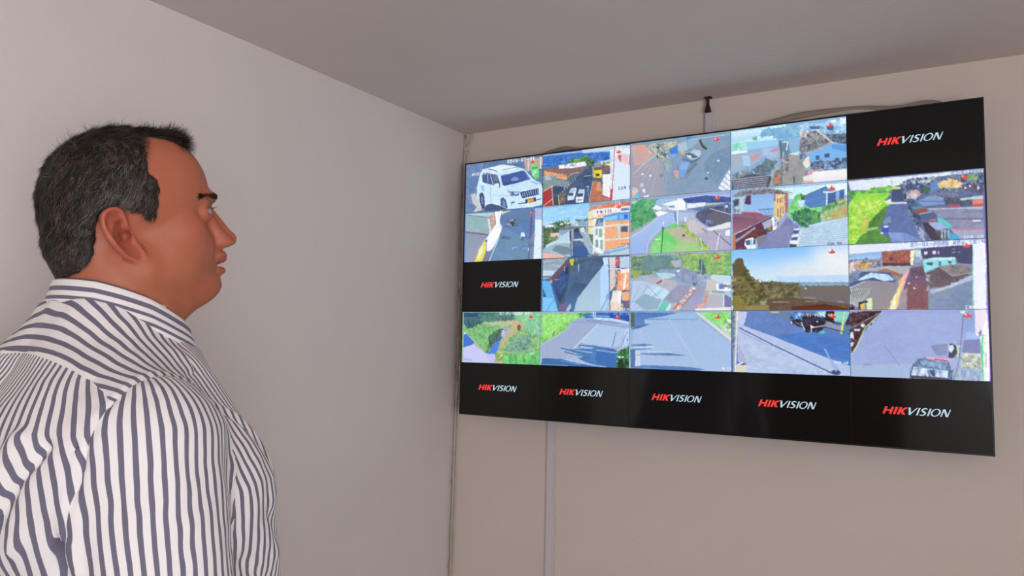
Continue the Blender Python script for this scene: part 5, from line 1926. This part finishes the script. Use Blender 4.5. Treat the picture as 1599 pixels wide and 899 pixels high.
# fringe tuft curling forward over the high forehead
n2 = 1500
a_ = rs.uniform(-34, 34, n2) * mm; ff = (80 - (a_ / mm) ** 2 / 90 + rs.uniform(-20, 4, n2)) * mm
uu = np.full(n2, 100 * mm)
for _ in range(40): uu = uu - 0.7 * (skull(ff, a_, uu) - 3 * mm)
r2_ = np.stack([ff, a_, uu], 1); e_ = 0.5 * mm
nn2 = np.stack([skull(ff + e_, a_, uu) - skull(ff - e_, a_, uu), skull(ff, a_ + e_, uu) - skull(ff, a_ - e_, uu), skull(ff, a_, uu + e_) - skull(ff, a_, uu - e_)], 1)
nn2 /= np.linalg.norm(nn2, axis=1, keepdims=True)
d2_ = np.stack([0.9 + 0 * ff, 0.25 * np.sin(a_ * 160), 0.25 + 0 * ff], 1) + rs.normal(0, 0.25, (n2, 3)) + nn2 * 0.45
d2_ /= np.linalg.norm(d2_, axis=1, keepdims=True)
V2, F2, C2 = strands(r2_, nn2, d2_, 0.014 + 0.012 * rs.random(n2), 0.0005 + 0 * ff, pal[np.where(rs.random(n2) < 0.25, 3, rs.randint(0, 3, n2))], rs, curl=0.8, seg=6)
n3_ = 420
k_ = rs.choice(np.where((u > 70 * mm) & (f > -60 * mm))[0], n3_)
d3_ = flow[k_] * 0.6 + nn[k_] * 0.9 + rs.normal(0, 0.4, (n3_, 3)); d3_ /= np.linalg.norm(d3_, axis=1, keepdims=True)
V3, F3, C3 = strands(root[k_], nn[k_], d3_, 0.012 + 0.010 * rs.random(n3_), np.full(n3_, 0.00045), pal[ci[k_]], rs, curl=1.6, seg=7)
hs = hobj('hair_strands', np.concatenate([Vs, V2, V3]), np.concatenate([Fs, F2 + len(Vs), F3 + len(Vs) + len(V2)]), M_HAIR, hair, smooth=True)
set_col(hs, 'tint', np.concatenate([Cs, C2, C3])); hs['kind'] = 'stuff'
# ---- eyebrows and lashes
for sg in (-1, 1):
    n = 520; t = rs.random(n)
    ll = (14 + 34 * t) * mm; uu = (0.5 + 8 * t - 3 * t * t + rs.normal(0, 2.0, n)) * mm
    ff = np.full(n, 120 * mm)
    for _ in range(60): ff = ff - 0.7 * head(ff, ll, uu)
    ff = ff + 0.0004
    r_ = np.stack([ff, sg * ll, uu], 1)
    nr = np.stack([0.85 + 0 * t, sg * (0.2 + 0.5 * t), 0.1 + 0 * t], 1); nr /= np.linalg.norm(nr, axis=1, keepdims=True)
    dd = np.stack([-0.25 - 0.5 * t, sg * (0.9 + 0 * t), 0.25 - 0.4 * t], 1) + rs.normal(0, 0.12, (n, 3)) + nr * 0.02
    dd /= np.linalg.norm(dd, axis=1, keepdims=True)
    V1, F1, C1 = strands(r_, nr, dd, 0.006 + 0.003 * rs.random(n), 0.0008 + 0 * t, pal[rs.randint(0, 3, n)], rs, curl=0.15, seg=3)
    o = hobj('eyebrow', V1, F1, M_HAIR); set_col(o, 'tint', C1)
    n = 90; t = np.linspace(-1, 1, n)
    r_ = np.stack([(95.5 - 3.5 * t ** 2) * mm, sg * (30 + 10.5 * t) * mm, (-11.2 - 2.4 * t ** 2) * mm], 1)
    dd = np.stack([0.9 - 0.3 * abs(t), sg * t * 0.6, 0.25 + 0 * t], 1); dd /= np.linalg.norm(dd, axis=1, keepdims=True)
    V1, F1, C1 = strands(r_, np.tile([0, 0, 1.0], (n, 1)), dd, 0.0075 + 0 * t, 0.0006 + 0 * t, np.tile(pal[0], (n, 1)), rs, curl=0.05, seg=3)
    V1 = V1 + 0
    o = hobj('eyelashes', V1, F1, M_HAIR); set_col(o, 'tint', C1)

# ------------------------------------------------------------------ clothes
def seg_d(x, y, z, a, b):
    return cap(x, y, z, a, b, 0.0)
# soft folds: (from, to, half width, height) in body-local metres
FOLDS = [((0.120, -0.175, 1.355), (0.070, -0.205, 1.22), 0.011, 0.010), ((0.145, -0.155, 1.345), (0.095, -0.195, 1.245), 0.008, -0.009), ((0.160, -0.145, 1.335), (0.125, -0.185, 1.235), 0.008, 0.006),
         ((0.172, -0.135, 1.345), (0.160, -0.155, 1.12), 0.010, -0.016), ((0.175, -0.150, 1.30), (0.200, -0.140, 1.20), 0.010, 0.005),
         ((0.185, -0.155, 1.255), (0.215, -0.150, 1.19), 0.008, 0.005), ((0.180, -0.150, 1.215), (0.220, -0.145, 1.15), 0.008, -0.005),
         ((0.165, 0.020, 1.33), (0.150, 0.110, 1.25), 0.010, 0.006), ((0.180, 0.030, 1.28), (0.170, 0.130, 1.20), 0.010, -0.007),
         ((0.185, 0.040, 1.235), (0.170, 0.110, 1.18), 0.010, 0.007), ((0.190, 0.045, 1.19), (0.175, 0.110, 1.14), 0.010, -0.005),
         ((0.06, -0.02, 1.455), (0.135, -0.015, 1.405), 0.010, 0.004), ((0.055, 0.02, 1.440), (0.130, 0.015, 1.395), 0.009, -0.003),
         ((0.02, -0.19, 1.16), (0.14, -0.17, 1.19), 0.010, 0.005), ((0.03, -0.19, 1.13), (0.15, -0.16, 1.15), 0.008, -0.005),
         ((-0.10, -0.18, 1.10), (0.05, -0.19, 1.08), 0.010, 0.005)]
def folds(x, y, z):
    s = 0
    for a, b, w_, h_ in FOLDS:
        s = s + h_ * np.exp(-(seg_d(np.abs(x), y, z, a, b) / w_) ** 2)
    return s
def sleeve_sdf(x, y, z):
    a = np.abs(x)
    d, t = cap(a, y, z, SHO, ELB, 0.080, 0.074, True)
    d2, t2 = cap(a, y, z, ELB, WRI, 0.068, 0.040, True)
    d = smin(d, d2, 0.03)
    d = smax(d, (WRI[2] + 0.012) - z, 0.006)
    return d
def seam_arm(x, y, z):
    """negative on the sleeve's side of the armhole"""
    a = np.abs(x)
    return (0.168 - np.clip(1.40 - z, 0, 0.3) * 0.10 + np.clip(-y - 0.05, 0, 1) * 0.25) - a
YZ = 1.435
def seam_yoke(x, y, z):
    """negative on the yoke"""
    a = np.abs(x)
    back = (YZ - a * a * 1.3) - z
    front = y - (0.030 - a * 0.10)
    return np.maximum(back, front)
def shirt_field(x, y, z):
    body = torso_d(x, y, z, 0.014)
    arm = sleeve_sdf(x, y, z)
    d = smin(body, arm, 0.022)
    d = d - folds(x, y, z)
    low = np.clip((1.42 - z) / 0.1, 0, 1)
    d = d - 0.0022 * low * n3(x * 1.3, y * 1.3, z * 0.6, 28, 41) - 0.0012 * n3(x, y, z, 55, 42)
    # seams lie a little lower with a welt on one side
    sy = seam_yoke(x, y, z); sa = seam_arm(x, y, z)
    d = d + 0.0016 * np.exp(-(sy / 0.0022) ** 2) * (sa > 0)
    d = d - 0.0012 * np.exp(-((sy + 0.005) / 0.003) ** 2) * (sa > 0)
    up = np.clip((z - 1.20) / 0.05, 0, 1)
    d = d + 0.0030 * np.exp(-(sa / 0.0028) ** 2) * up
    d = d - 0.0016 * np.exp(-((sa - 0.006) / 0.003) ** 2) * up
    # opening for the neck
    nk = cap(x, y, z, (0.0, -0.012, 1.44), (0.0, -0.012, 1.60), 0.055, 0.055)
    return smax(d, -nk, 0.006)
P, F = mesh_sdf(shirt_field, (-0.36, -0.27, 0.80), (0.36, 0.30, 1.53), 0.0036)
P = relax(P, F, 1, 0.5)
x, y, z = P.T
wob = 0.0016 * n3(x, y, z, 22, 51) + 0.0008 * n3(x, y, z, 60, 52)
fo = folds(x, y, z)
# stripe coordinates
yc, aa, bb = interp(z, TORSO)
ang = np.arctan2(x, -(y - 0.01))                                 # 0 at the middle of the back
_tt = np.linspace(0, 2 * math.pi, 721); _e = 2 / 2.5
_px = 0.195 * np.sign(np.sin(_tt)) * np.abs(np.sin(_tt)) ** _e; _py = 0.165 * np.sign(np.cos(_tt)) * np.abs(np.cos(_tt)) ** _e
_pa = np.unwrap(np.arctan2(_px, _py)); _ps = np.concatenate([[0], np.cumsum(np.hypot(np.diff(_px), np.diff(_py)))])
ang = np.arctan2(x, -(y - yc))
s_body = np.interp(ang % (2 * math.pi), _pa, _ps) + wob + fo * 0.5
s_yoke = np.arctan2(y - 0.03, np.maximum(z - 1.27, 0.01)) * 0.200 + wob * 1.2 + fo * 0.8 + np.abs(x) * 0.06 + 0.0035 * n3(x, y, z, 16, 71) * np.clip((x - 0.03) / 0.06, 0, 1)
dirv = np.array(ELB) - np.array(SHO); dirv /= np.linalg.norm(dirv)
def sleeve_angle(x, y, z):
    a = np.abs(x)
    t = np.clip(((a - SHO[0]) * dirv[0] + (y - SHO[1]) * dirv[1] + (z - SHO[2]) * dirv[2]), -0.1, 1)
    cx, cy = SHO[0] + dirv[0] * t, SHO[1] + dirv[1] * t
    below = z < ELB[2]
    k = np.clip((ELB[2] - z) / (ELB[2] - WRI[2]), 0, 1)
    cx = np.where(below, ELB[0] + (WRI[0] - ELB[0]) * k, cx); cy = np.where(below, ELB[1] + (WRI[1] - ELB[1]) * k, cy)
    return np.arctan2(y - cy, a - cx)
s_slv = sleeve_angle(x, y, z) * 0.078 + wob + fo * 0.6
r_y = seam_yoke(x, y, z); r_a = np.where(z < 1.12, np.where(sleeve_sdf(x, y, z) < torso_d(x, y, z, 0.014), -0.01, 0.01), seam_arm(x, y, z))
r_a = np.where((z >= 1.12) & (r_a < 0) & (torso_d(x, y, z, 0.014) + 0.012 < sleeve_sdf(x, y, z)), 0.01, r_a)

M_SHIRT = bpy.data.materials.new('striped_cotton'); M_SHIRT.use_nodes = True
nt = M_SHIRT.node_tree; bs = nt.nodes['Principled BSDF']
bs.inputs['Roughness'].default_value = 0.85; bs.inputs['Specular IOR Level'].default_value = 0.15
bs.inputs['Sheen Weight'].default_value = 0.1
def node(t, **k):
    n = nt.nodes.new(t)
    for a, v in k.items(): setattr(n, a, v)
    return n
def at(nm):
    n = node('ShaderNodeAttribute'); n.attribute_name = nm; return n.outputs['Fac']
def mth(op, a, b=None):
    n = node('ShaderNodeMath', operation=op)
    for i, v in enumerate((a, b)):
        if v is None: continue
        if isinstance(v, (int, float)): n.inputs[i].default_value = v
        else: nt.links.new(v, n.inputs[i])
    return n.outputs[0]
def pick(cond, a, b):      # cond ? a : b
    n = node('ShaderNodeMix', data_type='FLOAT')
    nt.links.new(cond, n.inputs[0]); nt.links.new(b, n.inputs[2]); nt.links.new(a, n.inputs[3]); return n.outputs[0]
isy = mth('LESS_THAN', at('r_yoke'), 0.0); isa = mth('LESS_THAN', at('r_arm'), 0.0)
coord = pick(isa, at('s_sleeve'), pick(isy, at('s_yoke'), at('s_body')))
PERIOD = 0.0122
ph = mth('FRACT', mth('ADD', mth('MULTIPLY', coord, 1 / PERIOD), 200.0))
tri = mth('ABSOLUTE', mth('SUBTRACT', ph, 0.5))                 # 0 in the stripe's middle
mr = node('ShaderNodeMapRange'); nt.links.new(tri, mr.inputs[0]); mr.inputs[1].default_value = 0.195; mr.inputs[2].default_value = 0.225
mx = node('ShaderNodeMix', data_type='RGBA'); nt.links.new(mr.outputs[0], mx.inputs[0])
mx.inputs[6].default_value = (*lin('716c7c'), 1); mx.inputs[7].default_value = (*lin('efe8e4'), 1)
nt.links.new(mx.outputs[2], bs.inputs['Base Color'])
tcn = node('ShaderNodeTexCoord'); wv = node('ShaderNodeTexNoise'); wv.inputs['Scale'].default_value = 1400
nt.links.new(tcn.outputs['Object'], wv.inputs['Vector'])
bp = node('ShaderNodeBump'); bp.inputs['Strength'].default_value = 0.25; bp.inputs['Distance'].default_value = 0.0008
nt.links.new(wv.outputs[0], bp.inputs['Height']); nt.links.new(bp.outputs[0], bs.inputs['Normal'])

cy_, cz_ = P[F].mean(1)[:, 1], P[F].mean(1)[:, 2]; cx_ = P[F].mean(1)[:, 0]
fa = r_a[F].mean(1) < 0; fy = (~fa) & (r_y[F].mean(1) < 0)
front = (~fa) & (~fy) & (cy_ > 0.03)
regions = {'back_panel': (~fa) & (~fy) & (~front), 'front_panel': front, 'yoke': fy, 'sleeve_r': fa & (cx_ > 0), 'sleeve_l': fa & (cx_ < 0)}
NV = normals(P, F)
shirt = None
for nm in ('back_panel', 'front_panel', 'yoke', 'sleeve_r', 'sleeve_l'):
    fm = F[regions[nm]]
    us, inv = np.unique(fm, return_inverse=True)
    nm2 = 'shirt' if nm == 'back_panel' else nm.split('_')[0] if nm.startswith('sleeve') else nm
    o = mesh_obj(nm2, P[us], inv.reshape(fm.shape), M_SHIRT, shirt or person)
    if shirt is None: shirt = o
    for a, v in (('s_body', s_body), ('s_yoke', s_yoke), ('s_sleeve', s_slv), ('r_yoke', r_y), ('r_arm', r_a)): set_attr(o, a, v[us])
    o.data.normals_split_custom_set_from_vertices([tuple(v) for v in NV[us].tolist()])
def const_attrs(o, s, yk=1.0):
    for a, v in (('s_body', s), ('s_yoke', s), ('s_sleeve', s), ('r_yoke', np.full(len(s), 1.0)), ('r_arm', np.full(len(s), 1.0))): set_attr(o, a, v)

# ---- collar: folded band round the neck, from the back (t=0) to the open points in front (t=+-1)
def collar():
    nt_, nv = 90, 12
    V = []; S_ = []
    yb, yf = -0.073, 0.072
    for i in range(nt_ + 1):
        t = -1 + 2 * i / nt_; th = t * math.radians(158)
        rx, ry = 0.070, (yf - yb) / 2 + 0.004
        cy = (yf + yb) / 2
        topp = np.array([rx * math.sin(th), cy - ry * math.cos(th), 0.0])
        topp[2] = np.interp(topp[1], [-0.09, -0.06, -0.04, -0.01, 0.02, 0.05, 0.08], [1.526, 1.521, 1.514, 1.503, 1.488, 1.475, 1.461])
        # lower edge stands off the neck; the points run out in front
        pt = np.clip((abs(t) - 0.86) / 0.14, 0, 1)
        rad = np.array([math.sin(th), -math.cos(th), 0.0])
        drop = 0.034 + 0.010 * np.clip((abs(t) - 0.3) / 0.5, 0, 1)
        out = 0.009 + 0.012 * np.clip(abs(t), 0, 1)
        for j in range(nv + 1):
            v = j / nv
            q = topp + rad * (out * (v ** 0.7)) + np.array([0, 0, -drop * v])
            q = q + np.array([0, 0, 0.003 * math.sin(math.pi * min(v * 3, 1)) * (v < 0.34)])
            V.append(q); S_.append(v * (drop + 0.006))
    W = nv + 1
    Fc = [(i * W + j, i * W + j + 1, (i + 1) * W + j + 1, (i + 1) * W + j) for i in range(nt_) for j in range(nv)]
    return np.array(V), Fc, np.array(S_)
V, Fc, S_ = collar()
o = mesh_obj('collar', V, Fc, M_SHIRT, shirt); const_attrs(o, S_ + PERIOD * 0.35)
md = o.modifiers.new('thickness', 'SOLIDIFY'); md.thickness = 0.0022; md.offset = 0
# inner stand of the collar
V2 = []; W = 5
for i in range(61):
    th = math.radians(-146 + 292 * i / 60); 
    for j in range(W):
        v = j / (W - 1); yy = -0.001 - 0.070 * math.cos(th)
        zt = np.interp(yy, [-0.09, -0.06, -0.04, -0.01, 0.02, 0.05, 0.08], [1.526, 1.521, 1.514, 1.503, 1.488, 1.475, 1.461])
        V2.append((0.066 * math.sin(th), yy, zt - 0.005 - 0.042 * v))
F2_ = [(i * W + j, (i + 1) * W + j, (i + 1) * W + j + 1, i * W + j + 1) for i in range(60) for j in range(W - 1)]
V2 = np.array(V2); o = mesh_obj('collar_stand', V2, F2_, M_SHIRT, shirt)
const_attrs(o, V2[:, 2]); md = o.modifiers.new('thickness', 'SOLIDIFY'); md.thickness = 0.0018
# buttons down the front
M_BTN = mat('button', lin('e4e0dc'), 0.3)
for zb in (1.36, 1.27, 1.18, 1.09, 1.00):
    ys = 0.35
    for _ in range(60): ys -= 0.7 * float(shirt_field(np.array([0.0], np.float32), np.array([ys], np.float32), np.array([zb], np.float32))[0])
    mb = MB(); mb.tube([(0, ys - 0.001, zb), (0, ys + 0.0015, zb), (0, ys + 0.0025, zb)], [0.0055, 0.0055, 0.0035], 14)
    mb.build('button', M_BTN, shirt, True)

# ---- trousers, belt, shoes
def trouser(x, y, z):
    a = np.abs(x)
    hip = ell(x, y, z, (0, 0.008, 0.905), (0.192, 0.150, 0.15))
    hip = smax(hip, z - 0.985, 0.01)
    hip = smin(hip, smax(sec(x, y, z, TORSO, 0.002), np.maximum(z - 0.995, 0.90 - z), 0.01), 0.03)
    leg = smin(cap(a, y, z, (0.097, 0.0, 0.86), (0.116, 0.012, 0.48), 0.095, 0.074), cap(a, y, z, (0.116, 0.012, 0.48), (0.121, -0.015, 0.07), 0.074, 0.062), 0.03)
    leg = smax(leg, 0.055 - z, 0.006)
    d = smin(hip, leg, 0.03)
    return d - 0.002 * n3(x, y, z * 1.6, 30, 61)
P, F = mesh_sdf(trouser, (-0.24, -0.20, 0.03), (0.24, 0.26, 1.02), 0.006)
mesh_obj('trousers', P, F, mat('dark_trousers', lin('23252e'), 0.8, bump=(500, 0.2, 0.001)), person)
bt = MB(); V = []; n = 72
yc, aa, bb = interp(np.array([0.975]), TORSO); pts_ = []
for i in range(n + 1):
    a = 2 * math.pi * i / n; c, s = math.cos(a), math.sin(a); e = 2 / 2.5
    pts_.append((float(aa[0] + 0.006) * math.copysign(abs(c) ** e, c), float(yc[0]) + float(bb[0] + 0.006) * math.copysign(abs(s) ** e, s)))
for i in range(n):
    (x0, y0), (x1, y1) = pts_[i], pts_[i + 1]; k = 1.035
    yy = float(yc[0])
    bt.add([(x0, y0, 0.957), (x1, y1, 0.957), (x1, y1, 0.990), (x0, y0, 0.990), (x0 * k, (y0 - yy) * k + yy, 0.957), (x1 * k, (y1 - yy) * k + yy, 0.957), (x1 * k, (y1 - yy) * k + yy, 0.990), (x0 * k, (y0 - yy) * k + yy, 0.990)],
           [(3, 2, 1, 0), (4, 5, 6, 7), (0, 1, 5, 4), (2, 3, 7, 6)])
belt = bt.build('belt', mat('leather', lin('1c1613'), 0.4), person)
yb_ = float(yc[0] + bb[0]) + 0.013
mb = MB(); mb.box((-0.024, yb_ - 0.002, 0.953), (0.024, yb_ + 0.003, 0.994), 0.001); mb.build('buckle', mat('buckle_metal', (0.6, 0.6, 0.6), 0.25, metal=1), belt)
M_SHOE = mat('shoe_leather', lin('1a1512'), 0.3)
for sg in (1, -1):
    def shoe(x, y, z):
        X = x * sg
        d = smin(cap(X, y, z, (0.121, -0.055, 0.045), (0.127, 0.02, 0.045), 0.040, 0.040), cap(X, y, z, (0.127, 0.02, 0.040), (0.134, 0.150, 0.030), 0.040, 0.036), 0.02)
        d = smin(d, cap(X, y, z, (0.121, -0.045, 0.05), (0.121, -0.03, 0.085), 0.038, 0.036), 0.02)
        return smax(d, 0.012 - z, 0.004)
    P, F = mesh_sdf(shoe, (sg * 0.128 - 0.07, -0.13, 0.0), (sg * 0.128 + 0.07, 0.22, 0.14), 0.004)
    so = mesh_obj('shoe', P, F, M_SHOE, person)
    def sole(x, y, z):
        X = x * sg
        return np.maximum(smin(np.hypot(X - 0.122, np.clip(np.abs(y + 0.02) - 0.03, 0, 1)) - 0.042, np.hypot(X - 0.132, np.clip(np.abs(y - 0.10) - 0.05, 0, 1)) - 0.043, 0.05), np.abs(z - 0.0075) - 0.0075)
    P, F = mesh_sdf(sole, (sg * 0.128 - 0.075, -0.14, -0.008), (sg * 0.128 + 0.075, 0.23, 0.03), 0.004)
    mesh_obj('sole', P, F, M_BLACKR, so)
